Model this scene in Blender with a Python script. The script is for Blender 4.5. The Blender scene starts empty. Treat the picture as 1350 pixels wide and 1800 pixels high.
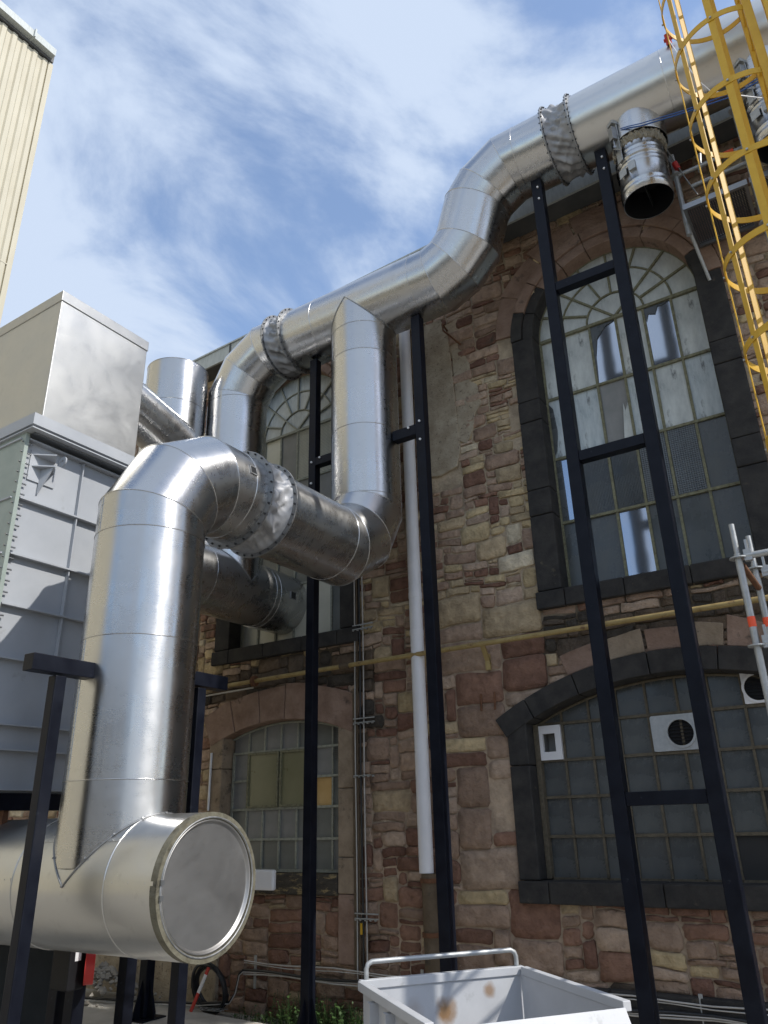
import bpy, bmesh, math, random
from mathutils import Vector, Matrix, noise
random.seed(7)
sc = bpy.context.scene
COL = sc.collection
R = math.radians
PI = math.pi

# ------------------------------------------------------------------ camera
CAMH = 1.65
cam_d = bpy.data.cameras.new('camera'); cam = bpy.data.objects.new('camera', cam_d); COL.objects.link(cam)
yaw, pit, rol, F = -0.56800495, 0.39073959, -0.0260827, 1323.70347
cy, sy, cp, sp, cr, sr = math.cos(yaw), math.sin(yaw), math.cos(pit), math.sin(pit), math.cos(rol), math.sin(rol)
fw = Vector((sy*cp, cy*cp, sp)); r0 = Vector((cy, -sy, 0)); u0 = r0.cross(fw)
rt = cr*r0 + sr*u0; up = -sr*r0 + cr*u0
m = Matrix((( rt.x, up.x, -fw.x, 0), (rt.y, up.y, -fw.y, 0), (rt.z, up.z, -fw.z, CAMH), (0, 0, 0, 1)))
cam.matrix_world = m
cam_d.sensor_fit = 'HORIZONTAL'; cam_d.sensor_width = 36; cam_d.lens = F/1350*36
cam_d.clip_start = .05; cam_d.clip_end = 3000
sc.camera = cam

# ------------------------------------------------------------------ light
SUN_AZ, SUN_EL = 88.0, 45.0
SKY_STRENGTH, SUN_STRENGTH, EXPOSURE = .12, 2.0, 1.06
world = bpy.data.worlds.new('World'); sc.world = world; world.use_nodes = True
nt = world.node_tree; nt.nodes.clear()
def N(nt, t, **k):
    n = nt.nodes.new(t)
    for a, b in k.items():
        if a.startswith('i_'):
            key = a[2:]; key = int(key) if key.isdigit() else key.replace('_', ' ')
            n.inputs[key].default_value = b
        else: setattr(n, a, b)
    return n
out = N(nt, 'ShaderNodeOutputWorld'); bg = N(nt, 'ShaderNodeBackground', i_Strength=SKY_STRENGTH)
sky = N(nt, 'ShaderNodeTexSky'); sky.sky_type = 'NISHITA'; sky.sun_disc = False
sky.sun_elevation = R(SUN_EL); sky.sun_rotation = R(SUN_AZ); sky.dust_density = .6; sky.ozone_density = 2.0; sky.air_density = 1.0
tc = N(nt, 'ShaderNodeTexCoord'); L = nt.links.new
sep = N(nt, 'ShaderNodeSeparateXYZ'); L(tc.outputs['Generated'], sep.inputs[0])
addz = N(nt, 'ShaderNodeMath', operation='ADD'); addz.inputs[1].default_value = .22; 
mx = N(nt, 'ShaderNodeMath', operation='MAXIMUM'); mx.inputs[1].default_value = 0.0
L(sep.outputs[2], mx.inputs[0]); L(mx.outputs[0], addz.inputs[0])
dx = N(nt, 'ShaderNodeMath', operation='DIVIDE'); dy = N(nt, 'ShaderNodeMath', operation='DIVIDE')
L(sep.outputs[0], dx.inputs[0]); L(addz.outputs[0], dx.inputs[1]); L(sep.outputs[1], dy.inputs[0]); L(addz.outputs[0], dy.inputs[1])
cmb = N(nt, 'ShaderNodeCombineXYZ'); L(dx.outputs[0], cmb.inputs[0]); L(dy.outputs[0], cmb.inputs[1])
mp = N(nt, 'ShaderNodeMapping'); mp.inputs['Rotation'].default_value = (0, 0, R(-38)); mp.inputs['Scale'].default_value = (1.35, .95, 1); mp.inputs['Location'].default_value = (9.2, 6.1, 0)
L(cmb.outputs[0], mp.inputs[0])
n1 = N(nt, 'ShaderNodeTexNoise', i_Scale=1.9, i_Detail=12, i_Roughness=.57, i_Distortion=.35); L(mp.outputs[0], n1.inputs['Vector'])
n2 = N(nt, 'ShaderNodeTexNoise', i_Scale=.55, i_Detail=3, i_Roughness=.5, i_Distortion=.3); L(cmb.outputs[0], n2.inputs['Vector'])
am = N(nt, 'ShaderNodeMath', operation='MULTIPLY_ADD'); am.inputs[1].default_value = .9
L(n2.outputs[0], am.inputs[0]); L(n1.outputs[0], am.inputs[2])
cr_ = N(nt, 'ShaderNodeValToRGB'); cr_.color_ramp.interpolation = 'EASE'
cr_.color_ramp.elements[0].position = .84; cr_.color_ramp.elements[0].color = (0.10,)*3+(1,)
cr_.color_ramp.elements[1].position = 1.40; cr_.color_ramp.elements[1].color = (.98,)*3+(1,)
L(am.outputs[0], cr_.inputs[0])
mix = N(nt, 'ShaderNodeMix', data_type='RGBA'); mix.inputs['B'].default_value = (2.6, 3.05, 3.8, 1)
L(cr_.outputs[0], mix.inputs['Factor']); L(sky.outputs[0], mix.inputs['A'])
L(mix.outputs['Result'], bg.inputs[0]); L(bg.outputs[0], out.inputs[0])
sd = bpy.data.lights.new('sun', 'SUN'); sd.energy = SUN_STRENGTH; sd.angle = R(.53); sd.color = (1, .955, .88)
sun = bpy.data.objects.new('sun', sd); COL.objects.link(sun)
sdir = Vector((math.sin(R(SUN_AZ))*math.cos(R(SUN_EL)), math.cos(R(SUN_AZ))*math.cos(R(SUN_EL)), math.sin(R(SUN_EL))))
sun.rotation_euler = sdir.to_track_quat('Z', 'Y').to_euler(); sun.location = (20, 0, 30)
vs = sc.view_settings; vs.view_transform = 'Standard'; vs.look = 'None'; vs.gamma = 1; vs.exposure = EXPOSURE; vs.use_curve_mapping = False
sc.cycles.max_bounces = 8; sc.cycles.caustics_reflective = False; sc.cycles.caustics_refractive = False

# ------------------------------------------------------------------ materials
MATS = {}
def mat(name, c1, c2=None, rough=.6, rough2=None, metal=0, nscale=4, bump=0, bscale=40, bdetail=6, attr=False, spec=.5,
        stretch=(1, 1, 1), emis=None, alpha=None, coord='Object', c3=None, c3pos=.62, c3scale=None, bdist=.01, detail=6):
    mt = bpy.data.materials.new(name); mt.use_nodes = True; t = mt.node_tree; l = t.links.new
    p = t.nodes['Principled BSDF']; MATS[name] = mt
    p.inputs['Metallic'].default_value = metal; p.inputs['Roughness'].default_value = rough; p.inputs['Specular IOR Level'].default_value = spec
    co = N(t, 'ShaderNodeTexCoord'); mpp = N(t, 'ShaderNodeMapping'); mpp.inputs['Scale'].default_value = stretch
    if coord == 'Position':
        g = N(t, 'ShaderNodeNewGeometry'); l(g.outputs['Position'], mpp.inputs[0])
    else: l(co.outputs[coord], mpp.inputs[0])
    ns = N(t, 'ShaderNodeTexNoise', i_Scale=nscale, i_Detail=detail, i_Roughness=.62); l(mpp.outputs[0], ns.inputs['Vector'])
    rp = N(t, 'ShaderNodeMapRange'); rp.inputs[1].default_value = .35; rp.inputs[2].default_value = .66; l(ns.outputs[0], rp.inputs[0])
    c2 = c2 or c1
    mxr = N(t, 'ShaderNodeMix', data_type='RGBA'); mxr.inputs['A'].default_value = (*c1, 1); mxr.inputs['B'].default_value = (*c2, 1)
    l(rp.outputs[0], mxr.inputs['Factor']); colout = mxr.outputs['Result']
    if attr:
        at = N(t, 'ShaderNodeAttribute', attribute_name='col'); mm = N(t, 'ShaderNodeMix', data_type='RGBA', blend_type='MULTIPLY')
        mm.inputs['Factor'].default_value = 1; l(at.outputs['Color'], mm.inputs['A']); l(colout, mm.inputs['B']); colout = mm.outputs['Result']
    if c3:
        n3 = N(t, 'ShaderNodeTexNoise', i_Scale=c3scale or nscale*.6, i_Detail=8, i_Roughness=.68)
        ad = N(t, 'ShaderNodeVectorMath', operation='ADD'); ad.inputs[1].default_value = (13.1, 7.7, 3.3); l(mpp.outputs[0], ad.inputs[0]); l(ad.outputs[0], n3.inputs['Vector'])
        r3 = N(t, 'ShaderNodeMapRange'); r3.inputs[1].default_value = c3pos; r3.inputs[2].default_value = c3pos+.1; l(n3.outputs[0], r3.inputs[0])
        m3 = N(t, 'ShaderNodeMix', data_type='RGBA'); m3.inputs['B'].default_value = (*c3, 1); l(r3.outputs[0], m3.inputs['Factor']); l(colout, m3.inputs['A']); colout = m3.outputs['Result']
    l(colout, p.inputs['Base Color'])
    if rough2 is not None:
        rr = N(t, 'ShaderNodeMapRange'); rr.inputs[1].default_value = .35; rr.inputs[2].default_value = .65; rr.inputs[3].default_value = rough; rr.inputs[4].default_value = rough2
        l(ns.outputs[0], rr.inputs[0]); l(rr.outputs[0], p.inputs['Roughness'])
    if bump:
        nb = N(t, 'ShaderNodeTexNoise', i_Scale=bscale, i_Detail=bdetail, i_Roughness=.65); l(mpp.outputs[0], nb.inputs['Vector'])
        b = N(t, 'ShaderNodeBump', i_Strength=bump, i_Distance=bdist); l(nb.outputs[0], b.inputs['Height']); l(b.outputs[0], p.inputs['Normal'])
    if emis: p.inputs['Emission Color'].default_value = (*emis[0], 1); p.inputs['Emission Strength'].default_value = emis[1]
    if alpha is not None: p.inputs['Alpha'].default_value = alpha
    return mt

def metal_sheet(name, base, rough, rough2, aniso, wav=.25, wavscale=2.2, smudge=.5):
    """bright sheet cladding; the UV map runs (along the axis, round the pipe) in metres"""
    mt = bpy.data.materials.new(name); mt.use_nodes = True; t = mt.node_tree; l = t.links.new; p = t.nodes['Principled BSDF']; MATS[name] = mt
    p.inputs['Metallic'].default_value = 1; p.inputs['Anisotropic'].default_value = aniso
    uv = N(t, 'ShaderNodeUVMap', uv_map='UVMap'); tg = N(t, 'ShaderNodeTangent', direction_type='UV_MAP', uv_map='UVMap'); l(tg.outputs[0], p.inputs['Tangent'])
    oi = N(t, 'ShaderNodeObjectInfo')
    co = N(t, 'ShaderNodeTexCoord')
    sm = N(t, 'ShaderNodeTexNoise', i_Scale=3.1, i_Detail=9, i_Roughness=.7, i_Distortion=.4); l(co.outputs['Object'], sm.inputs['Vector'])
    mg = N(t, 'ShaderNodeMapping'); mg.inputs['Scale'].default_value = (90, 3.5, 1); l(uv.outputs[0], mg.inputs[0])
    gr = N(t, 'ShaderNodeTexNoise', i_Scale=2, i_Detail=4, i_Roughness=.6); l(mg.outputs[0], gr.inputs['Vector'])
    r1 = N(t, 'ShaderNodeMapRange'); r1.inputs[1].default_value = .38; r1.inputs[2].default_value = .7; r1.inputs[3].default_value = rough; r1.inputs[4].default_value = rough2; l(sm.outputs[0], r1.inputs[0])
    r2 = N(t, 'ShaderNodeMath', operation='MULTIPLY_ADD'); r2.inputs[1].default_value = .10; l(gr.outputs[0], r2.inputs[0]); l(r1.outputs[0], r2.inputs[2]); l(r2.outputs[0], p.inputs['Roughness'])
    hs = N(t, 'ShaderNodeMapRange'); hs.inputs[3].default_value = .93; hs.inputs[4].default_value = 1.05; l(oi.outputs['Random'], hs.inputs[0])
    # dull hand marks and water stains
    st = N(t, 'ShaderNodeTexNoise', i_Scale=11, i_Detail=10, i_Roughness=.72); l(co.outputs['Object'], st.inputs['Vector'])
    rs = N(t, 'ShaderNodeMapRange'); rs.inputs[1].default_value = .56; rs.inputs[2].default_value = .74; rs.inputs[3].default_value = 1; rs.inputs[4].default_value = 1-.35*smudge; l(st.outputs[0], rs.inputs[0])
    mu = N(t, 'ShaderNodeMath', operation='MULTIPLY'); l(hs.outputs[0], mu.inputs[0]); l(rs.outputs[0], mu.inputs[1])
    sc_ = N(t, 'ShaderNodeVectorMath', operation='SCALE'); sc_.inputs[0].default_value = base; l(mu.outputs[0], sc_.inputs['Scale']); l(sc_.outputs[0], p.inputs['Base Color'])
    wv = N(t, 'ShaderNodeTexNoise', i_Scale=wavscale, i_Detail=2.5, i_Roughness=.45); l(co.outputs['Object'], wv.inputs['Vector'])
    b1 = N(t, 'ShaderNodeBump', i_Strength=wav, i_Distance=.03); l(wv.outputs[0], b1.inputs['Height'])
    b2 = N(t, 'ShaderNodeBump', i_Strength=.012, i_Distance=.001); l(gr.outputs[0], b2.inputs['Height']); l(b1.outputs[0], b2.inputs['Normal']); l(b2.outputs[0], p.inputs['Normal'])
    return mt

M_DUCT = metal_sheet('bright_aluminium_sheet', (.50, .50, .50), .19, .31, .64, wav=.20, smudge=.35)
M_DUCT2 = metal_sheet('brushed_steel_sheet', (.55, .55, .54), .24, .35, .58, wav=.18, smudge=.4)
M_CAP = metal_sheet('dull_steel_plate', (.36, .353, .345), .38, .48, 0, wav=.1, wavscale=1.4, smudge=.2)
M_HOOD = metal_sheet('brushed_hood_sheet', (.43, .43, .42), .34, .46, 0, wav=.4, wavscale=1.6, smudge=.35)
M_FLANGE = mat('galvanised_flange', (.24, .245, .25), (.34, .345, .35), rough=.42, rough2=.6, metal=.8, nscale=30)
M_RIM = mat('dirty_insulation_rim', (.10, .09, .06), (.16, .15, .11), rough=.7, nscale=22, bump=.5, bscale=60, c3=(.05, .045, .03), c3pos=.56)
M_BOLT = mat('bolt_steel', (.28, .29, .30), rough=.4, metal=.9)
M_BOLTD = mat('bolt_dark', (.06, .06, .065), rough=.45, metal=.5)
M_FABRIC = mat('silver_fabric', (.30, .305, .32), (.38, .385, .40), rough=.45, rough2=.55, nscale=8, bump=.2, bscale=18, bdist=.02, metal=.15)
M_BLACK = mat('black_paint', (.005, .006, .011), (.009, .011, .018), rough=.34, rough2=.46, nscale=7, bump=.08, bscale=90, c3=(.03, .034, .045), c3pos=.65, c3scale=16, spec=.14)
M_STONE = mat('sandstone', (.74, .72, .70), (1.14, 1.12, 1.08), rough=.92, nscale=9, bump=1.0, bscale=18, bdetail=12, bdist=.05, attr=True, spec=.15, coord='Position', c3=(.10, .08, .062), c3pos=.615, c3scale=1.7)
M_MORTAR = mat('lime_mortar', (.74, .72, .70), (1.15, 1.12, 1.06), rough=.95, nscale=7, bump=1.0, bscale=22, bdetail=12, bdist=.03, attr=True, spec=.1, coord='Position', c3=(.11, .088, .068), c3pos=.635, c3scale=1.7)
M_BLKSTONE = mat('sooty_stone', (.030, .029, .029), (.052, .049, .046), rough=.85, nscale=7, bump=.6, bscale=34, bdist=.01, c3=(.13, .105, .075), c3pos=.63, c3scale=5, spec=.2, coord='Position')
M_REDSTONE = mat('red_sandstone_trim', (.22, .145, .108), (.32, .225, .175), rough=.9, nscale=5, bump=.8, bscale=24, bdist=.02, c3=(.05, .045, .04), c3pos=.60, c3scale=3.2, spec=.15, coord='Position')
M_BRNSTONE = mat('brown_weathered_stone', (.22, .17, .12), (.33, .26, .19), rough=.9, nscale=6, bump=.7, bscale=28, bdist=.015, c3=(.05, .045, .04), c3pos=.58, c3scale=4, spec=.15, coord='Position')
M_YELSTONE = mat('stained_sill_stone', (.05, .045, .04), (.09, .08, .065), rough=.9, nscale=8, bump=.8, bscale=26, bdist=.02, c3=(.32, .25, .13), c3pos=.53, c3scale=7, spec=.15, stretch=(1, 1, 2.5), coord='Position')
M_RENDER = mat('old_cement_render', (.31, .255, .185), (.45, .385, .29), rough=.95, nscale=6, bump=1, bscale=60, bdist=.012, c3=(.17, .135, .10), c3pos=.56, c3scale=26, spec=.1, coord='Position')
M_BAR = mat('putty_bar', (.14, .135, .085), (.24, .235, .15), rough=.8, nscale=30, bump=.4, bscale=80, c3=(.09, .045, .02), c3pos=.6, c3scale=18)
M_BARG = mat('grey_green_bar', (.26, .27, .225), (.36, .37, .31), rough=.8, nscale=30, bump=.4, bscale=80, c3=(.10, .06, .03), c3pos=.62, c3scale=18)
M_BARD = mat('dark_brown_bar', (.075, .062, .042), (.13, .11, .075), rough=.8, nscale=30, bump=.4, bscale=80, c3=(.22, .20, .14), c3pos=.66, c3scale=18)
M_FROST = mat('grimy_white_pane', (.38, .405, .395), (.60, .63, .61), rough=.22, rough2=.5, nscale=2.6, stretch=(2.6, 2.6, 1), c3=(.16, .17, .165), c3pos=.58, c3scale=3, bump=.1, bscale=4, detail=9)
M_FROST2 = mat('grimy_blue_pane', (.34, .39, .41), (.52, .57, .58), rough=.2, rough2=.45, nscale=3, stretch=(4, 4, 1), c3=(.14, .15, .15), c3pos=.57, c3scale=3)
M_PALE = mat('pale_interior_pane', (.60, .59, .49), (.70, .69, .58), rough=.5, nscale=3)  # pale cream puts the bright interior behind the panes into their colour
M_GREYP = mat('grey_board_pane', (.20, .205, .20), (.25, .25, .245), rough=.5, nscale=5)
M_DARKP = mat('dark_pane', (.065, .072, .073), (.095, .103, .102), rough=.18, rough2=.38, nscale=2.5, c3=(.13, .135, .13), c3pos=.64, c3scale=5, stretch=(1.5, 1.5, 1), alpha=.9)
M_DARKB = mat('blue_black_pane', (.048, .054, .058), (.078, .086, .087), rough=.16, rough2=.4, nscale=3, c3=(.07, .075, .07), c3pos=.62, c3scale=6)
M_GREENP = mat('green_grey_pane', (.13, .138, .128), (.18, .19, .178), rough=.25, rough2=.45, nscale=3, c3=(.2, .21, .19), c3pos=.64, c3scale=6)
M_OLIVEP = mat('olive_pane', (.17, .165, .09), (.21, .205, .12), rough=.25, rough2=.4, nscale=2)
M_ORANGE = mat('orange_pane', (.55, .34, .12), (.62, .42, .18), rough=.5, nscale=4)
M_CLEAR = mat('clear_reflecting_pane', (.42, .46, .52), rough=.10, metal=.8, bump=.12, bscale=2.5, bdist=.02, bdetail=1)
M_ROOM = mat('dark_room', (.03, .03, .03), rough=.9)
M_WHITE = mat('white_plastic', (.70, .70, .72), (.76, .76, .78), rough=.35, nscale=3, c3=(.5, .5, .48), c3pos=.68)
M_GREYPAINT = mat('light_grey_paint', (.35, .37, .40), (.40, .42, .45), rough=.42, rough2=.55, nscale=2.2, bump=.06, bscale=5, c3=(.30, .31, .32), c3pos=.63, c3scale=6)
M_GREENPL = mat('greenish_grey_plate', (.27, .32, .29), (.33, .375, .34), rough=.45, nscale=5)
M_CREAM = mat('cream_cladding', (.44, .40, .30), (.50, .46, .355), rough=.6, nscale=3, c3=(.42, .38, .29), c3pos=.66, stretch=(1, 1, .3), coord='Position')
M_GUTTER = mat('grey_zinc', (.36, .39, .38), (.46, .49, .48), rough=.5, nscale=7, stretch=(6, 6, 1), c3=(.26, .27, .25), c3pos=.62)
M_SOFFIT = mat('dark_soffit', (.06, .063, .064), (.09, .093, .092), rough=.8, nscale=4)
M_YELLOW = mat('yellow_paint', (.56, .33, .03), (.62, .38, .04), rough=.5, nscale=9, spec=.3, c3=(.40, .22, .025), c3pos=.68)
M_GASPIPE = mat('ochre_pipe', (.27, .19, .07), (.36, .27, .11), rough=.6, nscale=12, c3=(.14, .075, .035), c3pos=.58, c3scale=7)
M_RUST = mat('rust', (.10, .045, .022), (.17, .075, .035), rough=.9, nscale=25, bump=.6, bscale=80)
M_OLDPIPE = mat('old_brown_pipe', (.085, .06, .035), (.13, .095, .06), rough=.85, nscale=9, c3=(.05, .04, .03), c3pos=.6)
M_GALV = mat('galvanised_tube', (.36, .375, .38), (.46, .475, .48), rough=.42, rough2=.6, metal=.6, nscale=24, c3=(.28, .29, .29), c3pos=.63)
M_WIRE = mat('pale_cable', (.42, .40, .37), (.52, .5, .47), rough=.5)
M_CABLE = mat('black_cable', (.018, .019, .021), rough=.42)
M_BLUE = mat('blue_hose', (.03, .10, .34), rough=.4)
M_ORNGTAPE = mat('orange_band', (.85, .10, .035), rough=.5)
M_RED = mat('red_paint', (.50, .03, .025), rough=.45)
M_SKIP = mat('silver_grey_skip', (.44, .45, .47), (.50, .51, .53), rough=.45, rough2=.6, nscale=4, bump=.1, bscale=6, c3=(.38, .39, .40), c3pos=.62, c3scale=9)
M_CONC = mat('concrete_slab', (.38, .365, .33), (.46, .44, .40), rough=.9, nscale=5, bump=.3, bscale=90, c3=(.31, .295, .265), c3pos=.6, coord='Position')
M_GROUND = mat('yard_ground', (.28, .26, .225), (.36, .34, .30), rough=.95, nscale=3, bump=.7, bscale=40, bdist=.03, c3=(.16, .15, .12), c3pos=.58, coord='Position')
M_GRAVEL = mat('gravel', (.22, .20, .17), (.38, .36, .32), rough=.9, nscale=3, coord='Position')
M_LEAF = mat('weed_leaf', (.028, .062, .014), (.05, .10, .025), rough=.55, nscale=9, coord='Position')
M_DARKBLUE = mat('dark_blue_panel', (.008, .014, .022), (.014, .021, .03), rough=.6, nscale=4, spec=.15)
M_BLKPLAST = mat('black_plastic', (.012, .012, .014), rough=.5, spec=.2)
M_INNER = mat('duct_inside_shade', (.012, .013, .015), rough=.45)  # near-black colour stands in for the shade inside hollow parts
M_STRAW = mat('mineral_wool', (.30, .26, .19), (.44, .40, .32), rough=.95, nscale=30, bump=1, bscale=50, bdist=.04)
M_BACKWALL = mat('pale_render_wall', (.48, .45, .39), (.54, .51, .45), rough=.9, nscale=2, coord='Position')
M_ROOF = mat('dark_roof_sheet', (.10, .10, .10), (.14, .14, .14), rough=.7, nscale=4)
M_LIT = mat('lit_tube', (.9, .8, .6), emis=((1, .82, .5), 3.2))
M_MESH = mat('wire_mesh', (.25, .26, .26), rough=.4, metal=.8)
# skip wall with two rust blooms at fixed places
def rust_spots(mt, spots):
    t = mt.node_tree; l = t.links.new; p = t.nodes['Principled BSDF']; src = p.inputs['Base Color'].links[0].from_socket
    g = N(t, 'ShaderNodeNewGeometry'); nz = N(t, 'ShaderNodeTexNoise', i_Scale=14, i_Detail=8); l(g.outputs['Position'], nz.inputs['Vector'])
    for (c, rad, k) in spots:
        sb = N(t, 'ShaderNodeVectorMath', operation='DISTANCE'); sb.inputs[1].default_value = c; l(g.outputs['Position'], sb.inputs[0])
        ma = N(t, 'ShaderNodeMath', operation='MULTIPLY_ADD'); ma.inputs[1].default_value = rad*1.1; ma.inputs[2].default_value = -rad*.55; l(nz.outputs[0], ma.inputs[0])
        ad = N(t, 'ShaderNodeMath', operation='ADD'); l(sb.outputs['Value'], ad.inputs[0]); l(ma.outputs[0], ad.inputs[1])
        mr = N(t, 'ShaderNodeMapRange'); mr.inputs[1].default_value = rad; mr.inputs[2].default_value = rad*.35; mr.inputs[3].default_value = 0; mr.inputs[4].default_value = k; l(ad.outputs[0], mr.inputs[0])
        mm = N(t, 'ShaderNodeMix', data_type='RGBA'); mm.inputs['B'].default_value = (.24, .135, .055, 1); l(mr.outputs[0], mm.inputs['Factor']); l(src, mm.inputs['A']); src = mm.outputs['Result']
    l(src, p.inputs['Base Color'])

# ------------------------------------------------------------------ object helpers
WLOC = {}
def link(o, parent=None, loc=None):
    COL.objects.link(o)
    w = Vector(loc if loc is not None else (0, 0, 0)); WLOC[o] = w
    if parent is not None: o.parent = parent; o.location = w - WLOC[parent]
    else: o.location = w
    return o
def tag(o, label=None, cat=None, group=None, kind=None):
    if label: o['label'] = label
    if cat: o['category'] = cat
    if group: o['group'] = group
    if kind: o['kind'] = kind
    return o
def empty(name, loc, label, cat, group=None):
    o = bpy.data.objects.new(name, None); o.empty_display_size = .2
    return tag(link(o, None, loc), label, cat, group)
class MB:
    def __init__(s): s.v = []; s.f = []; s.sm = []; s.uv = {}; s.c = []
    def add(s, vs, fs, smooth=False, uvs=None):
        b = len(s.v); s.v += [Vector(v) for v in vs]
        for i, f in enumerate(fs):
            if uvs: s.uv[len(s.f)] = uvs[i]
            s.f.append([b+j for j in f]); s.sm.append(smooth)
        return s
    def box(s, x0, x1, y0, y1, z0, z1):
        if x0 > x1: x0, x1 = x1, x0
        if y0 > y1: y0, y1 = y1, y0
        if z0 > z1: z0, z1 = z1, z0
        return s.add([(x0,y0,z0),(x1,y0,z0),(x1,y1,z0),(x0,y1,z0),(x0,y0,z1),(x1,y0,z1),(x1,y1,z1),(x0,y1,z1)],
              [(0,3,2,1),(4,5,6,7),(0,1,5,4),(1,2,6,5),(2,3,7,6),(3,0,4,7)])
    def beam(s, p0, p1, w, h, upv=(0, 0, 1)):
        p0, p1 = Vector(p0), Vector(p1); d = (p1-p0).normalized(); u = Vector(upv)
        if abs(d.dot(u)) > .98: u = Vector((0, 1, 0))
        a = d.cross(u).normalized()*w/2; b = a.cross(d).normalized()*h/2
        vs = [p+i*a+j*b for p in (p0, p1) for i, j in ((-1,-1),(1,-1),(1,1),(-1,1))]
        return s.add(vs, [(0,1,2,3),(4,7,6,5),(0,4,5,1),(1,5,6,2),(2,6,7,3),(3,7,4,0)])
    def tube(s, p0, p1, r, n=12, r1=None, caps=True, smooth=True):
        p0, p1 = Vector(p0), Vector(p1); d = (p1-p0).normalized(); r1 = r if r1 is None else r1
        a = d.cross(Vector((0, 0, 1)) if abs(d.z) < .9 else Vector((1, 0, 0))).normalized(); b = d.cross(a)
        vs = [p+(math.cos(2*PI*k/n)*a+math.sin(2*PI*k/n)*b)*rr for p, rr in ((p0, r), (p1, r1)) for k in range(n)]
        s.add(vs, [(k, (k+1)%n, n+(k+1)%n, n+k) for k in range(n)], smooth)
        if caps: s.add([vs[k] for k in range(n)], [list(range(n-1,-1,-1))]); s.add(vs[n:], [list(range(n))])
        return s
    def pipe(s, pts, r, n=8, closed=False):
        pts = [Vector(p) for p in pts]; rings = []; m_ = len(pts); ref = None
        for i, p in enumerate(pts):
            if closed: d = (pts[(i+1)%m_]-pts[i-1]).normalized()
            else: d = (pts[min(i+1, m_-1)]-pts[max(i-1, 0)]).normalized()
            if ref is None: ref = d.cross(Vector((0, 0, 1)) if abs(d.z) < .9 else Vector((1, 0, 0))).normalized()
            a = (ref-d*ref.dot(d)).normalized(); ref = a; b = d.cross(a)
            rings.append([p+(math.cos(2*PI*k/n)*a+math.sin(2*PI*k/n)*b)*r for k in range(n)])
        vs = [v for rg in rings for v in rg]; fs = []
        for i in range(m_ if closed else m_-1):
            j = (i+1) % m_
            fs += [(i*n+k, i*n+(k+1)%n, j*n+(k+1)%n, j*n+k) for k in range(n)]
        s.add(vs, fs, True)
        if not closed: s.add(rings[0], [list(range(n-1,-1,-1))]); s.add(rings[-1], [list(range(n))])
        return s
    def disc(s, c, nrm, r0, r1, th, n=48):
        """flat ring or disc with thickness"""
        c, d = Vector(c), Vector(nrm).normalized(); a = d.cross(Vector((0, 0, 1)) if abs(d.z) < .9 else Vector((1, 0, 0))).normalized(); b = d.cross(a)
        P = lambda r, t, k: c+d*t+(math.cos(2*PI*k/n)*a+math.sin(2*PI*k/n)*b)*r
        vs = [P(r, t, k) for r, t in ((r0, -th/2), (r1, -th/2), (r1, th/2), (r0, th/2)) for k in range(n)]; fs = []
        for q in range(4):
            if r0 == 0 and q == 3: continue
            for k in range(n): fs.append((q*n+k, q*n+(k+1)%n, ((q+1)%4)*n+(k+1)%n, ((q+1)%4)*n+k))
        return s.add(vs, fs)
    def prism(s, poly, y0, y1):
        """polygon in XZ extruded along Y"""
        n = len(poly); vs = [(x, y0, z) for x, z in poly]+[(x, y1, z) for x, z in poly]
        return s.add(vs, [list(range(n)), list(range(2*n-1, n-1, -1))]+[(k, n+k, n+(k+1)%n, (k+1)%n) for k in range(n)])
    def xprism(s, poly, x0, x1):
        n = len(poly); vs = [(x0, y, z) for y, z in poly]+[(x1, y, z) for y, z in poly]
        return s.add(vs, [list(range(n-1,-1,-1)), list(range(n, 2*n))]+[((k+1)%n, n+(k+1)%n, n+k, k) for k in range(n)])
    def build(s, name, mt, parent=None, label=None, cat=None, group=None, kind=None, origin=None, bevel=0, fixn=False):
        if origin is None:
            lo = Vector([min(v[i] for v in s.v) for i in range(3)]); hi = Vector([max(v[i] for v in s.v) for i in range(3)])
            origin = (lo+hi)/2
            if parent is None: origin.z = lo.z
        origin = Vector(origin)
        me = bpy.data.meshes.new(name); me.from_pydata([v-origin for v in s.v], [], s.f)
        for i, p in enumerate(me.polygons): p.use_smooth = s.sm[i]
        if s.uv:
            uvl = me.uv_layers.new(name='UVMap')
            for i, p in enumerate(me.polygons):
                if i in s.uv:
                    for li, u in zip(p.loop_indices, s.uv[i]): uvl.data[li].uv = u
        else:
            uvl = me.uv_layers.new(name='UVMap')
            for p in me.polygons:
                n_ = p.normal; ax = max(range(3), key=lambda i: abs(n_[i]))
                for li in p.loop_indices:
                    v = me.vertices[me.loops[li].vertex_index].co
                    uvl.data[li].uv = (v.z, v.x+v.y) if ax != 2 else (v.x, v.y)
        if s.c:
            ca = me.color_attributes.new('col', 'FLOAT_COLOR', 'POINT')
            for i, c in enumerate(s.c): ca.data[i].color = (*c, 1)
        me.materials.append(mt); me.update()
        if fixn:
            bm = bmesh.new(); bm.from_mesh(me); bmesh.ops.recalc_face_normals(bm, faces=bm.faces); bm.to_mesh(me); bm.free()
        o = bpy.data.objects.new(name, me); link(o, parent, origin)
        if bevel:
            bv = o.modifiers.new('bevel', 'BEVEL'); bv.width = bevel; bv.segments = 2; bv.limit_method = 'ANGLE'
        return tag(o, label, cat, group, kind)
def copy_tree(o, parent=None, loc=None):
    c = o.copy(); COL.objects.link(c); WLOC[c] = WLOC[o].copy()
    if parent is not None: c.parent = parent
    if loc is not None: c.location = loc; WLOC[c] = Vector(loc)
    for ch in [k for k in o.children]: copy_tree(ch, c)
    return c

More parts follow.
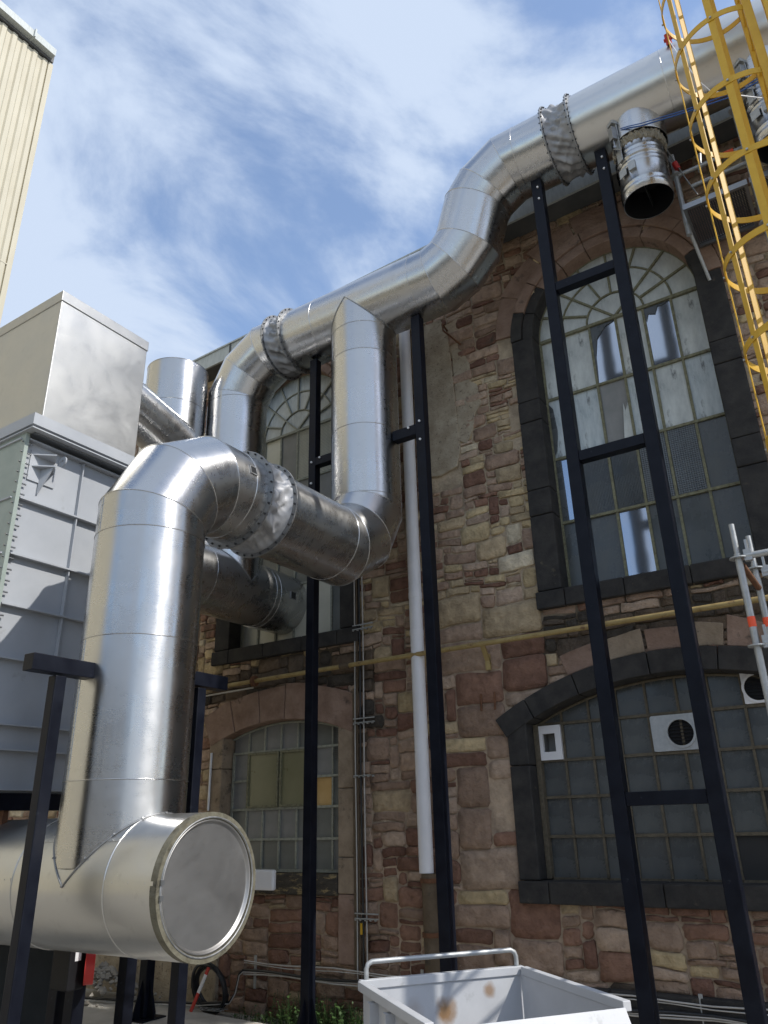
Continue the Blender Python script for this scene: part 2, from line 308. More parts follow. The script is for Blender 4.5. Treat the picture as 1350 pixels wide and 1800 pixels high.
# ------------------------------------------------------------------ ground
GZ = -.15
MB().box(-60, 60, -60, 60, -.6, GZ-.06).build('ground', M_GROUND, kind='structure')
MB().box(-26, 12, -18, 3.2, GZ-.055, GZ-.004).build('yard_paving', M_GROUND, kind='structure')
mb = MB(); pts = [(-14, 3.204), (12, 3.204), (12, 6.0), (-5.0, 6.62), (-6.6, 6.72), (-8.3, 7.02), (-14, 7.02)]
mb.add([(x, y, GZ-.055) for x, y in pts]+[(x, y, GZ) for x, y in pts], [list(range(6, -1, -1)), list(range(7, 14))]+[(k, (k+1)%7, 7+(k+1)%7, 7+k) for k in range(7)])
mb.build('concrete_slab', M_CONC, kind='structure')

# ------------------------------------------------------------------ sandstone building
W = 7.1
BIG = [-1.53, -6.06]
def in_big(x, z, g=0):
    for c in BIG:
        if abs(x-c) < .895+g and 3.76-g < z < 6.78: return True
        if z >= 6.78 and math.hypot(x-c, z-6.78) < .895+g: return True
    return False
def arch_z(x, c, half, spring, rise):
    Rr = (half*half+rise*rise)/(2*rise); d = x-c
    return spring+rise-Rr+math.sqrt(max(Rr*Rr-d*d, 0))
W2 = dict(c=-1.555, half=1.385, spring=2.50, rise=.33, bot=1.14)
W3 = dict(c=-6.08, half=.88, spring=2.66, rise=.15, bot=1.17)
def in_seg(x, z, w, g=0): return abs(x-w['c']) < w['half']+g and w['bot']-g < z < arch_z(x, w['c'], w['half']+g, w['spring'], w['rise'])+g
def opening(x, z, g=0): return in_big(x, z, g) or in_seg(x, z, W2, g) or in_seg(x, z, W3, g)

bld = empty('sandstone_building', (-4, W, GZ), 'old sandstone factory wall with tall arched windows and dark stone surrounds behind the ducts', 'building')
XL, XR, ZB, ZT = -13.0, 2.6, GZ-.1, 8.33
# palette of stones, by zone
RED = [(.175, .104, .08), (.145, .084, .066), (.205, .125, .095)]
PINK = [(.30, .225, .178), (.265, .196, .155), (.33, .258, .208), (.245, .178, .14)]
TAN = [(.37, .30, .19), (.34, .275, .19), (.41, .335, .215), (.31, .255, .175)]
CREAM = [(.44, .38, .28), (.38, .34, .27), (.47, .42, .33)]
SOOT = [(.055, .05, .045), (.085, .07, .058), (.11, .085, .065)]
def soot_amt(x, z):
    a = 0.
    for c in BIG:                        # run-off below the tall sills
        if abs(x-c) < 1.35: a = max(a, 1.25-abs(z-3.30)/.42)
    if abs(x+4.75) < .35: a = max(a, .75*(1-abs(z-2.8)/.75))
    if z < .33 and x > -3.4: a = max(a, .95)
    if z < .15: a = max(a, .45)
    return max(0., a)
def stone_col(x, z, rnd):
    s = soot_amt(x, z)+.35*(noise.noise(Vector((x*1.7, z*2.1, 3)))-.1)
    if s > .62+.25*rnd.random(): c = rnd.choice(SOOT)
    else:
        hz = noise.noise(Vector((x*.8+9, z*.9, 1)))
        wr = .45 if z < 1.2 else (.34 if z < 3.2 else .20)
        wt = .08 if z < 2.2 else .30+.45*hz
        if x < -6.9: wr *= .6; wt += .2
        if -4.95 < x < -2.7 and z > 3.3: wt += .08
        r_ = rnd.random()
        if r_ < wr: c = rnd.choice(RED)
        elif r_ < wr+max(.05, wt)*(1-wr): c = rnd.choice(TAN if rnd.random() < .84 else CREAM)
        else: c = rnd.choice(PINK)
    k = rnd.uniform(.87, 1.13)*1.48
    return (c[0]*k*1.01, c[1]*k*.985, c[2]*k*.95)
def mortar_col(x, z):
    n_ = noise.noise(Vector((x*1.3, z*1.3, 8)))
    c = Vector((.37, .305, .225)) if z > 3.2 else Vector((.36, .285, .215))
    c = c*(1.42+.3*n_); c = c*.93; c.z *= 1.02
    s = min(1, max(0, soot_amt(x, z)+.5*noise.noise(Vector((x*3, z*3, 5)))))
    return tuple(c*(1-s*.8))
# mortar face: one relief sheet with the window openings left out
st = .06; nx = int((XR-XL)/st); nz = int((ZT-ZB)/st)
idx = {}; mb = MB(); fs = []
def vid(i, j):
    if (i, j) not in idx:
        x = XL+i*st; z = ZB+j*st
        y = W+.0065+.007*noise.noise(Vector((x*3, 0, z*3)))+.009*noise.noise(Vector((x*11, 5, z*11)))
        idx[(i, j)] = len(mb.v); mb.v.append(Vector((x, y, z))); mb.c.append(mortar_col(x, z))
    return idx[(i, j)]
for i in range(nx):
    for j in range(nz):
        x = XL+(i+.5)*st; z = ZB+(j+.5)*st
        if opening(x, z, .05): continue
        mb.f.append([vid(i, j), vid(i+1, j), vid(i+1, j+1), vid(i, j+1)]); mb.sm.append(True)
mb.build('wall', M_MORTAR, bld)
# rubble: random rectangles on a cell grid, corners pushed about by one noise field
CX, CZ = .060, .046
NXc, NZc = int((XR-XL)/CX), int((ZT-ZB)/CZ)
occ = [[False]*NZc for _ in range(NXc)]
rnd = random.Random(11)
def warp(x, z):
    return (x+.020*noise.noise(Vector((x*2.4, z*2.4, 11)))+.006*noise.noise(Vector((x*9, z*9, 21))),
            z+.050*noise.noise(Vector((x*1.5, z*1.5, 31)))+.014*noise.noise(Vector((x*7, z*7, 41))))
stones = []
def patch(x, z): return -4.0 < x < -3.52 and 5.25 < z < 7.45
for j in range(NZc):
    i = 0
    while i < NXc:
        if occ[i][j]: i += 1; continue
        x = XL+i*CX; z = ZB+j*CZ
        big = -4.0 < x < -3.15 and z < 3.6
        q_ = rnd.random()
        if big: w = rnd.randint(6, 11); h = rnd.randint(3, 8)
        elif z > 3.4 and q_ < .62: w = rnd.randint(2, 6); h = rnd.randint(1, 2)
        elif z < 1.0 and q_ < .7: w = rnd.randint(3, 8); h = rnd.randint(1, 3)
        elif q_ > .86: w = rnd.randint(5, 9); h = rnd.randint(3, 5)
        else: w = rnd.randint(2, 7); h = rnd.randint(1, 3)
        if h == 1 and q_ < .25: h = 2
        def free(w, h):
            if i+w > NXc or j+h > NZc: return False
            for a in range(w):
                for b in range(h):
                    if occ[i+a][j+b]: return False
            return True
        while w > 1 and not free(w, h): w -= 1
        while h > 1 and not free(w, h): h -= 1
        if i+w < NXc and occ[i+w][j] is False and i+w+1 < NXc and occ[i+w+1][j]: w += 1 if free(w+1, h) else 0
        for a in range(w):
            for b in range(h): occ[i+a][j+b] = True
        x1 = x+w*CX; z1 = z+h*CZ
        test = [(x+(x1-x)*a/4, z+(z1-z)*b/3) for a in range(5) for b in range(4)]
        if not any(opening(a, b, .035) for a, b in test) and not patch((x+x1)/2, (z+z1)/2):
            stones.append((x, x1, z, z1))
        i += w
def stone_mesh(mb, x0, x1, z0, z1):
    g = rnd.uniform(.001, .007); w, h = x1-x0, z1-z0
    pts = []
    cxm, czm = (x0+x1)/2, (z0+z1)/2
    e = min(w, h); rr = min(e*rnd.uniform(.05, .22), .03)
    def seg(ax, az, bx, bz, n):
        for k in range(n):
            t = k/n; pts.append((ax+(bx-ax)*t, az+(bz-az)*t))
    a, b, c, d = x0+g, x1-g, z0+g, z1-g
    nh = 3 if w > .22 else 2
    seg(a+rr, c, b-rr, c, nh); seg(b-rr, c, b, c+rr, 1); seg(b, c+rr, b, d-rr, 2 if h > .12 else 1); seg(b, d-rr, b-rr, d, 1)
    seg(b-rr, d, a+rr, d, nh); seg(a+rr, d, a, d-rr, 1); seg(a, d-rr, a, c+rr, 2 if h > .12 else 1); seg(a, c+rr, a+rr, c, 1)
    dep = rnd.choice([.001, .004, .007, .010, .013, .018]); ins = rnd.uniform(.004, .010)
    P = []
    for (x, z) in pts:
        x += rnd.uniform(-.006, .006); z += rnd.uniform(-.006, .006); P.append(warp(x, z))
    mx_, mz_ = warp(cxm, czm); n = len(P); vs = [(x, W+.02, z) for x, z in P]
    for (x, z) in P:
        dx_, dz_ = mx_-x, mz_-z; l_ = math.hypot(dx_, dz_)
        vs.append((x+dx_/l_*ins, W-dep+rnd.uniform(-.004, .004), z+dz_/l_*ins))
    for (x, z) in P:
        vs.append((x+(mx_-x)*.5, W-dep-rnd.uniform(-.002, .005), z+(mz_-z)*.5))
    vs.append((mx_, W-dep-rnd.uniform(-.003, .005), mz_))
    fs = [(k, (k+1)%n, n+(k+1)%n, n+k) for k in range(n)]+[(n+k, n+(k+1)%n, 2*n+(k+1)%n, 2*n+k) for k in range(n)]+[(2*n+k, 2*n+(k+1)%n, 3*n) for k in range(n)]
    mb.add(vs, fs, False)
    for q in range(n, len(fs)): mb.sm[len(mb.f)-len(fs)+q] = True
    c_ = stone_col(mx_, mz_, rnd); mb.c += [c_]*len(vs)
def shows(s):
    x0, x1, z0, z1 = s; cxm, czm = (x0+x1)/2, (z0+z1)/2
    if cxm > .05 or cxm < -7.4: return 0
    v = Vector((cxm, W, czm-CAMH)); px = 675+F*v.dot(rt)/v.dot(fw); py = 900-F*v.dot(up)/v.dot(fw)
    if not (0 < px < 1350 and 0 < py < 1800): return 0
    if -5.0 < cxm < -4.2 and czm > 4.4: return 0
    if cxm < -5.1 and czm > 3.5 : return 0
    return (x1-x0)*(z1-z0)/(v.length**2)*(F*F)
stones.sort(key=lambda s: -shows(s))
for s in stones[:300]:
    mb = MB(); stone_mesh(mb, *s); mb.build('stone', M_STONE, bld)
mb = MB()
for s in stones[300:]: stone_mesh(mb, *s)
mb.build('small_stones', M_STONE, bld, kind='stuff')
# cement render patch
mb = MB(); poly = [(-4.03, 5.52), (-3.95, 5.40), (-3.72, 5.37), (-3.50, 5.43), (-3.44, 5.62), (-3.46, 6.2), (-3.49, 6.9), (-3.52, 7.30), (-3.6, 7.52), (-4.03, 7.52)]
mb.prism(poly, W-.028, W+.02).build('render_patch', M_RENDER, bld, bevel=.01, fixn=True)
mb = MB(); poly = [(-3.455, 5.75), (-3.36, 5.68), (-3.26, 5.86), (-3.22, 6.05), (-3.13, 6.15), (-3.17, 6.42), (-3.26, 6.5), (-3.24, 6.72), (-3.33, 6.95), (-3.4, 7.02), (-3.475, 7.0)]
mb.prism(poly, W-.016, W+.02).build('render_patch', M_RENDER, bld, bevel=.01, fixn=True)

MB().box(-12.5, -6.86, W-.05, W+.02, GZ-.08, .80).build('render_patch', M_RENDER, bld, bevel=.012)
# surrounds
def arc_stone(c, zc, r0_, r1_, a0, a1, y0, y1, mt, jitter=0, name='arch_stone', gap=.004, n=4):
    poly = []; g0 = gap/r0_; g1 = gap/r1_
    ra = r1_+random.uniform(-jitter, jitter); rb = r1_+random.uniform(-jitter, jitter)
    for k in range(n+1):
        a = a0+g0+(a1-a0-2*g0)*k/n; poly.append((c+r0_*math.cos(a), zc+r0_*math.sin(a)))
    for k in range(n, -1, -1):
        a = a0+g1+(a1-a0-2*g1)*k/n; r_ = ra+(rb-ra)*k/n; poly.append((c+r_*math.cos(a), zc+r_*math.sin(a)))
    return MB().prism(poly, y0, y1).build(name, mt, bld, bevel=.008, fixn=True)
for c in BIG:
    for sgn in (-1, 1):
        zs = [3.77, 4.59, 4.885, 5.70, 5.96, 6.78]
        for k in range(5):
            xa, xb = c+sgn*.893, c+sgn*1.15
            MB().box(xa, xb, W-.045-(.006 if k % 2 else 0), W+.26, zs[k]+.003, zs[k+1]-.003).build('jamb_stone', M_BLKSTONE, bld, bevel=.012)
    nA = 9
    for k in range(nA):
        a0, a1 = PI*k/nA, PI*(k+1)/nA
        dark = k in (7, 8) or k == 0
        arc_stone(c, 6.783, .893, 1.02, a0, a1, W-.02, W+.26, M_BLKSTONE if dark else M_REDSTONE)
        arc_stone(c, 6.783, 1.024, 1.16, a0, a1, W-.05, W+.2, M_BLKSTONE if k == 8 else M_REDSTONE, .004)
    for k in range(7):
        a0, a1 = PI*(.03+.94*k/7), PI*(.03+.94*(k+1)/7)
        arc_stone(c, 6.783, 1.165, 1.40, a0, a1, W-.022-random.uniform(0, .012), W+.1, M_REDSTONE, .05, gap=.008)
    for xa, xb in ((c-1.17, c-.87), (c-.865, c-.28), (c-.275, c+.33), (c+.335, c+.865), (c+.87, c+1.17)):
        MB().box(xa, xb, W-.07, W+.28, 3.585, 3.762).build('sill_stone', M_BLKSTONE, bld, bevel=.012)
# lower wide window
def seg_ring(w, thick, angs, y0, y1, mts, jit=0, off=0, name='arch_stone', gap=.004):
    half, rise = w['half'], w['rise']; Rr = (half*half+rise*rise)/(2*rise); zc = w['spring']+rise-Rr; am_ = math.asin(half/Rr)
    for k in range(len(angs)-1):
        a0 = PI/2+am_*angs[k+1]*-1; a1 = PI/2+am_*angs[k]*-1
        arc_stone(w['c'], zc, Rr+off, Rr+off+thick, a0, a1, y0, y1, mts[k % len(mts)], jit, name, gap)
seg_ring(W2, .205, [-1.17, -.93, -.58, -.10, .30, .72, 1.17], W-.055, W+.26, [M_BLKSTONE])
seg_ring(W2, .24, [-.62, -.36, -.1, .14, .34, .62], W-.022, W+.1, [M_REDSTONE, M_BRNSTONE], .05, .21, gap=.014)
for sgn in (-1, 1):
    zs = [.945, 1.13, 2.12, 2.505]
    for k in range(1, 3):
        MB().box(W2['c']+sgn*(W2['half']+.002), W2['c']+sgn*(W2['half']+.205), W-.045, W+.26, zs[k]+.003, zs[k+1]-.003).build('jamb_stone', M_BLKSTONE, bld, bevel=.012)
    MB().box(W2['c']+sgn*(W2['half']-.045), W2['c']+sgn*(W2['half']+.001), W+.12, W+.25, 1.135, 2.50).build('jamb_lining', M_BARD, bld, bevel=.005)
for xa, xb in ((-3.15, -2.86), (-2.855, -1.86), (-1.855, -.95), (-.945, .03)):
    MB().box(xa, xb, W-.075, W+.28, .945, 1.128).build('sill_stone', M_BLKSTONE, bld, bevel=.012)
# lower narrow window
seg_ring(W3, .40, [-1.26, -.78, -.32, .10, .52, 1.24], W-.04, W+.2, [M_REDSTONE], .02, gap=.006)
for xa, xb, z0_, z1_ in ((-7.19, -6.962, 1.16, 1.75), (-7.19, -6.962, 1.756, 2.3), (-7.19, -6.962, 2.306, 2.665), (-5.2, -4.985, 1.32, 2.0), (-5.2, -4.985, 2.006, 2.665)):
    MB().box(xa, xb, W-.035, W+.22, z0_, z1_).build('jamb_stone', M_BRNSTONE, bld, bevel=.012)
for z0_, z1_ in ((.34, .97), (.975, 1.315)):
    MB().box(-5.19, -4.985, W-.05, W+.1, z0_, z1_).build('pilaster_stone', M_REDSTONE if z0_ < .5 else M_BRNSTONE, bld, bevel=.012)
for xa, xb in ((-7.19, -6.1), (-6.095, -5.2)):
    MB().box(xa, xb, W-.05, W+.25, .95, 1.155).build('sill_stone', M_YELSTONE, bld, bevel=.015)
MB().box(-4.978, -4.955, W-.06, W-.01, .3, 3.05).build('corner_angle', M_OLDPIPE, bld)
# plinth blocks at the right
xq = -3.0
while xq < 2.5:
    w_ = random.uniform(.55, 1.0); MB().box(xq, min(xq+w_-.008, 2.6), W-.07-random.uniform(0, .01), W+.1, GZ-.06, .335).build('plinth_stone', M_BLKSTONE, bld, bevel=.015); xq += w_
# room behind the glass
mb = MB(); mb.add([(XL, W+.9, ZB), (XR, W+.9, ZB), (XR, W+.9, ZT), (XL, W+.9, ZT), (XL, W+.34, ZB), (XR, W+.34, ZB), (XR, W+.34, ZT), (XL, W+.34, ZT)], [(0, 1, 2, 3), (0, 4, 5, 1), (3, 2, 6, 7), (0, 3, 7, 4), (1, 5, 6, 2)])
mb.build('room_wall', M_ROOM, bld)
# eaves: fascia gutter, soffit, roof
ez = lambda x: .03*(x+1.3)            # the eaves fall gently to the left
def eave(y0, y1, z0, z1, name, mt, xa=XL, xb=XR):
    mb = MB(); mb.add([(xa, y0, z0+ez(xa)), (xb, y0, z0+ez(xb)), (xb, y1, z0+ez(xb)), (xa, y1, z0+ez(xa)), (xa, y0, z1+ez(xa)), (xb, y0, z1+ez(xb)), (xb, y1, z1+ez(xb)), (xa, y1, z1+ez(xa))],
        [(0,3,2,1),(4,5,6,7),(0,1,5,4),(1,2,6,5),(2,3,7,6),(3,0,4,7)]); return mb.build(name, mt, bld)
eave(6.80, 6.83, 8.30, 8.55, 'gutter', M_GUTTER); eave(6.832, W+.1, 8.30, 8.33, 'soffit', M_SOFFIT); eave(6.78, 6.799, 8.53, 8.555, 'gutter_lip', M_GUTTER)
for q in range(9): eave(6.79, 6.799, 8.31, 8.525, 'gutter_joint', M_SOFFIT, XL+q*2-.015, XL+q*2+.015)
mb = MB(); mb.add([(XL, 6.83, 8.55+ez(XL)), (XR, 6.83, 8.55+ez(XR)), (XR, 11.5, 10.2), (XL, 11.5, 10.2)], [(0, 1, 2, 3)]); mb.add([(XL, 11.5, ZB), (XR, 11.5, ZB), (XR, 11.5, 10.2), (XL, 11.5, 10.2)], [(0, 3, 2, 1)])
for x in (XL, XR): mb.add([(x, W, ZB), (x, 11.5, ZB), (x, 11.5, 10.2), (x, W, 8.55+ez(x))], [(0, 1, 2, 3)])
mb.build('roof', M_ROOF, bld)

# ------------------------------------------------------------------ windows
rw = random.Random(5)
def pane(win, poly, y, mt, tilt=True):
    cx_ = sum(p[0] for p in poly)/len(poly); cz_ = sum(p[1] for p in poly)/len(poly)
    tx, tz = (rw.uniform(-.012, .012), rw.uniform(-.012, .012)) if tilt else (0, 0)
    mb = MB(); n = len(poly)
    f = lambda x, z, o: (x, y+o+(x-cx_)*tx+(z-cz_)*tz, z)
    mb.add([f(x, z, 0) for x, z in poly]+[f(x, z, .006) for x, z in poly], [list(range(n)), list(range(2*n-1, n-1, -1))]+[(k, n+k, n+(k+1)%n, (k+1)%n) for k in range(n)])
    return mb.build('pane', mt, win, fixn=True)
def barbox(win, x0, x1, z0, z1, y, mt, d=.035): return MB().box(x0, x1, y-.02, y+d-.02, z0, z1).build('glazing_bar', mt, win)
YG = 7.30
def arched_window(c, mats, barmat):
    mb = MB(); n = 28
    pts_o = [(c-.9, 3.77), (c-.9, 6.79)]; 
    frame = [(c+.9*math.cos(a), YG-.01, 6.79+.9*math.sin(a)) for a in [PI*k/n for k in range(n+1)]]
    mb.pipe(frame, .018, 6)
    for x in (c-.893, c+.893): mb.box(x-.02, x+.02, YG-.03, YG+.02, 3.765, 6.78)
    win = mb.build('window', barmat, bld)
    zr = [3.77, 4.53, 5.275, 6.02, 6.79]; xs = [c-.9+.3*k for k in range(7)]
    for k in range(1, 6): barbox(win, xs[k]-.013, xs[k]+.013, 3.77, 6.775, YG, barmat)
    for z in zr[1:4]: barbox(win, c-.88, c+.88, z-.014, z+.014, YG-.006, barmat)
    barbox(win, c-.89, c+.89, 6.775, 6.81, YG-.014, barmat, .05)
    for r_ in range(4):
        for k in range(6):
            g = .012
            pane(win, [(xs[k]+g, zr[r_]+g), (xs[k+1]-g, zr[r_]+g), (xs[k+1]-g, zr[r_+1]-g), (xs[k]+g, zr[r_+1]-g)], YG, mats[r_][k])
    # fan light
    for rad in (.32, .62):
        MB().pipe([(c+rad*math.cos(PI*k/24), YG-.008, 6.81+rad*math.sin(PI*k/24)) for k in range(25)], .012, 5).build('glazing_bar', barmat, win)
    for k in range(1, 8):
        a = PI*k/8; r_s = .0 if k in (2, 6) else .32
        MB().beam((c+r_s*math.cos(a), YG-.01, 6.81+r_s*math.sin(a)), (c+.89*math.cos(a), YG-.01, 6.79+.89*math.sin(a)), .022, .03, (0, 1, 0)).build('glazing_bar', barmat, win)
    def sector(r0_, r1_, a0, a1, mt):
        P = [(c+r0_*math.cos(a0+(a1-a0)*q/4), 6.81+r0_*math.sin(a0+(a1-a0)*q/4)) for q in range(5)] if r0_ > 0 else [(c, 6.81)]
        P += [(c+r1_*math.cos(a1+(a0-a1)*q/4), 6.81+r1_*math.sin(a1+(a0-a1)*q/4)) for q in range(5)]
        pane(win, P, YG, mt)
    for k in range(8):
        sector(.325, .615, PI*k/8+.015, PI*(k+1)/8-.015, mats[4][k]); sector(.628, .885, PI*k/8+.01, PI*(k+1)/8-.01, mats[5][k])
    for k in range(3): sector(0, .31, [0, PI/4, 3*PI/4][k]+.02, [PI/4, 3*PI/4, PI][k]-.02, mats[4][k*2])
    return win
Fm, F2, D, K, Gr = M_FROST, M_FROST2, M_DARKP, M_CLEAR, M_GREYP
wA = arched_window(BIG[0], [[D, D, K, D, D, D], [K, D, D, D, D, D], [F2, F2, Gr, F2, Fm, F2], [Fm, Fm, K, Fm, K, Fm], [Fm]*8, [Fm]*8], M_BAR)
wB = arched_window(BIG[1], [[M_PALE, M_PALE, M_PALE, M_PALE, M_PALE, M_GREENP], [M_GREENP]*6, [M_GREYP]*6, [M_PALE, M_PALE, Gr, M_PALE, M_PALE, D], [F2, Fm, F2, Fm, F2, Fm, F2, Fm], [F2]*8], M_BARG)
# broken edges and wired glass of the right arched window
c = BIG[0]
def wires(win, x0, x1, z0, z1, y, s=.022, nm='wire_mesh'):
    mb = MB(); k = 0; x = x0+s/2
    while x < x1: mb.beam((x, y, z0), (x, y, z1), .0022, .0022); x += s
    z = z0+s/2
    while z < z1: mb.beam((x0, y-.002, z), (x1, y-.002, z), .0022, .0022); z += s
    return mb.build(nm, M_MESH, win, kind='stuff')
for k in (3, 4): wires(wA, c-.9+.3*k+.02, c-.9+.3*(k+1)-.02, 4.55, 5.26, YG-.022)
for k in (1, 2): 
    mb = MB(); x = c-.9+.3*k+.02
    while x < c-.9+.3*(k+1)-.02: mb.beam((x, YG-.004, 4.56), (x, YG-.004, 5.25), .003, .004); x += .016
    mb.build('ribbed_glass', M_DARKP, wA, kind='stuff')
for k in (3, 4): wires(wB, BIG[1]-.9+.3*k+.02, BIG[1]-.9+.3*(k+1)-.02, 6.04, 6.77, YG-.022)
def shard(win, pts_, mt): MB().prism(pts_, YG-.014, YG-.008).build('glass_shard', mt, win, fixn=True)
x0 = c-.9+.6; shard(wA, [(x0+.012, 6.03), (x0+.012, 6.77), (x0+.29, 6.77), (x0+.17, 6.72), (x0+.07, 6.60), (x0+.03, 6.38), (x0+.022, 6.2)], M_DARKB)
x0 = c-.9+1.2; shard(wA, [(x0+.012, 6.77), (x0+.288, 6.77), (x0+.2, 6.735), (x0+.16, 6.75), (x0+.12, 6.66), (x0+.05, 6.69), (x0+.02, 6.6)], M_DARKB)
x0 = c-.9; shard(wA, [(x0+.012, 4.55), (x0+.09, 4.55), (x0+.085, 5.26), (x0+.012, 5.26)], M_DARKB)
x0 = c-.9+.6; shard(wA, [(x0+.19, 5.29), (x0+.288, 5.29), (x0+.288, 5.72), (x0+.25, 5.62), (x0+.235, 5.72)], M_FROST)
x0 = c-.9; shard(wA, [(x0+.012, 5.30), (x0+.06, 5.38), (x0+.09, 5.62), (x0+.07, 5.9), (x0+.012, 6.0)], M_DARKB)

# low wide window
def seg_window(w, ncol, x_start, pitch, rows, y, pmat, barmat, cfg=None):
    mb = MB(); half = w['half']
    arc = [(w['c']-half*.99+2*half*.99*k/20, y-.01, arch_z(w['c']-half*.99+2*half*.99*k/20, w['c'], half, w['spring'], w['rise'])-.012) for k in range(21)]
    mb.pipe(arc, .016, 5); mb.box(x_start, x_start+ncol*pitch, y-.02, y+.02, rows[0]-.02, rows[0]+.01)
    for x in (x_start+.012, x_start+ncol*pitch-.012): mb.box(x-.014, x+.014, y-.02, y+.02, rows[0], rows[-1])
    win = mb.build('window', barmat, bld); az_ = lambda x: arch_z(min(max(x, w['c']-half), w['c']+half), w['c'], half, w['spring'], w['rise'])-.01
    for k in range(1, ncol):
        x = x_start+k*pitch; barbox(win, x-.011, x+.011, rows[0], az_(x), y, barmat)
    for z in rows[1:]: barbox(win, x_start+.01, x_start+ncol*pitch-.01, z-.013, z+.013, y-.006, barmat)
    for k in range(ncol):
        xa, xb = x_start+k*pitch+.01, x_start+(k+1)*pitch-.01
        for r_ in range(len(rows)):
            m_ = cfg(k, r_) if cfg else pmat
            if m_ is None: continue
            if r_ < len(rows)-1: P = [(xa, rows[r_]+.01), (xb, rows[r_]+.01), (xb, rows[r_+1]-.01), (xa, rows[r_+1]-.01)]
            else: P = [(xa, rows[r_]+.01), (xb, rows[r_]+.01), (xb, max(az_(xb), rows[r_]+.015)), ((xa+xb)/2, max(az_((xa+xb)/2), rows[r_]+.015)), (xa, max(az_(xa), rows[r_]+.015))]
            pane(win, P, y, m_)
    return win
def cfg2(k, r_):
    if (k, r_) in ((0, 3), (4, 3), (7, 4)): return None
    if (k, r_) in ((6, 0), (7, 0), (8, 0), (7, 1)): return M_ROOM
    return M_DARKB if rw.random() < .8 else D
wC = seg_window(W2, 10, -2.94, .2765, [1.135, 1.49, 1.83, 2.16, 2.50], 7.30, M_DARKB, M_BARD, cfg2)
def fan(win, x0, x1, z0, z1, cxx, czz, rad, mt):
    mb = MB(); n = 96; y0, y1 = 7.262, 7.28; vs = []
    sq = []
    for k in range(n):
        a = 2*PI*k/n; ca, sa = math.cos(a), math.sin(a)
        tx = (x1-cxx)/ca if ca > 1e-6 else ((x0-cxx)/ca if ca < -1e-6 else 1e9); tz = (z1-czz)/sa if sa > 1e-6 else ((z0-czz)/sa if sa < -1e-6 else 1e9)
        t = min(abs(tx), abs(tz)); sq.append((cxx+t*ca, czz+t*sa))
    for y in (y0, y1): vs += [(cxx+rad*math.cos(2*PI*k/n), y, czz+rad*math.sin(2*PI*k/n)) for k in range(n)]+[(p[0], y, p[1]) for p in sq]
    fs = []
    for k in range(n):
        j = (k+1)%n; fs += [(k, j, n+j, n+k), (2*n+k, 3*n+k, 3*n+j, 2*n+j), (k, 2*n+k, 2*n+j, j), (n+k, n+j, 3*n+j, 3*n+k)]
    mb.add(vs, fs); mb.disc((cxx, y0-.006, czz), (0, 1, 0), rad, rad+.02, .012, 32); o = mb.build('vent_plate', mt, win, fixn=True)
    mb = MB(); mb.disc((cxx, 7.30, czz), (0, 1, 0), 0, rad, .02, 32)
    for q in range(7): z = czz-rad*.8+q*rad*1.6/6; hw = math.sqrt(max(rad*rad-(z-czz)**2, 0)); mb.beam((cxx-hw, 7.283, z), (cxx+hw, 7.283, z), .006, .02, (0, 1, 0))
    mb.build('fan_grille', M_BLKPLAST, win)
fan(wC, -1.83+.012, -1.555+.13, 2.175, 2.485, -1.565, 2.325, .112, M_GALV)
fan(wC, -1.005+.01, -.73-.01, 2.515, 2.79, -.87, 2.645, .11, M_WHITE)
# white square vent frame at the left
mb = MB(); xa, xb, za, zb = -2.92, -2.675, 2.165, 2.485
for a in ((xa, xb, za, za+.075), (xa, xb, zb-.075, zb), (xa, xa+.06, za+.075, zb-.075), (xb-.06, xb, za+.075, zb-.075)): mb.box(a[0], a[1], 7.25, 7.285, a[2], a[3])
mb.build('vent_frame', M_WHITE, wC)
mb = MB(); mb.add([(xa+.06, 7.286, za+.075), (xb-.06, 7.286, za+.075), (xb-.06, 7.40, za+.075), (xa+.06, 7.40, za+.075), (xa+.06, 7.286, zb-.075), (xb-.06, 7.286, zb-.075), (xb-.06, 7.40, zb-.075), (xa+.06, 7.40, zb-.075)], [(0, 1, 2, 3), (4, 7, 6, 5), (0, 3, 7, 4), (1, 5, 6, 2)])
mb.add([(xa+.06, 7.40, za+.075), (xb-.06, 7.40, za+.075), (xb-.06, 7.40, zb-.075), (xa+.06, 7.40, zb-.075)], [(0, 1, 2, 3)])
mb.build('vent_box', M_GREYP, wC)
# low narrow window
def cfg3(k, r_):
    if k in (1, 2, 3) and r_ in (2, 3): return M_OLIVEP if r_ == 2 and k in (1, 3) else None
    if (k, r_) == (5, 2): return M_ORANGE
    return M_GREENP if rw.random() < .7 else M_GREYP
wD = seg_window(W3, 7, -6.94, .257, [1.18, 1.50, 1.83, 2.155, 2.48], 7.25, M_GREENP, M_BARG, lambda k, r_: (None if k in (1, 2, 3, 4) and r_ in (2, 3) else (M_ORANGE if (k, r_) == (5, 2) else (M_GREENP if rw.random() < .75 else M_GREYP))))
x0 = -6.94+.257
for xa in (x0, x0+.514):
    mb = MB(); xb = xa+.50
    for a in ((xa+.012, xb, 1.845, 1.87), (xa+.012, xb, 2.445, 2.47), (xa+.012, xa+.036, 1.87, 2.445), (xb-.024, xb, 1.87, 2.445)): mb.box(a[0], a[1], 7.205, 7.228, a[2], a[3])
    mb.build('casement', M_BAR, wD); pane(wD, [(xa+.036, 1.87), (xb-.024, 1.87), (xb-.024, 2.445), (xa+.036, 2.445)], 7.222, M_OLIVEP)
wires(wD, -5.39, -5.16, 2.34, 2.73, 7.235, .02)
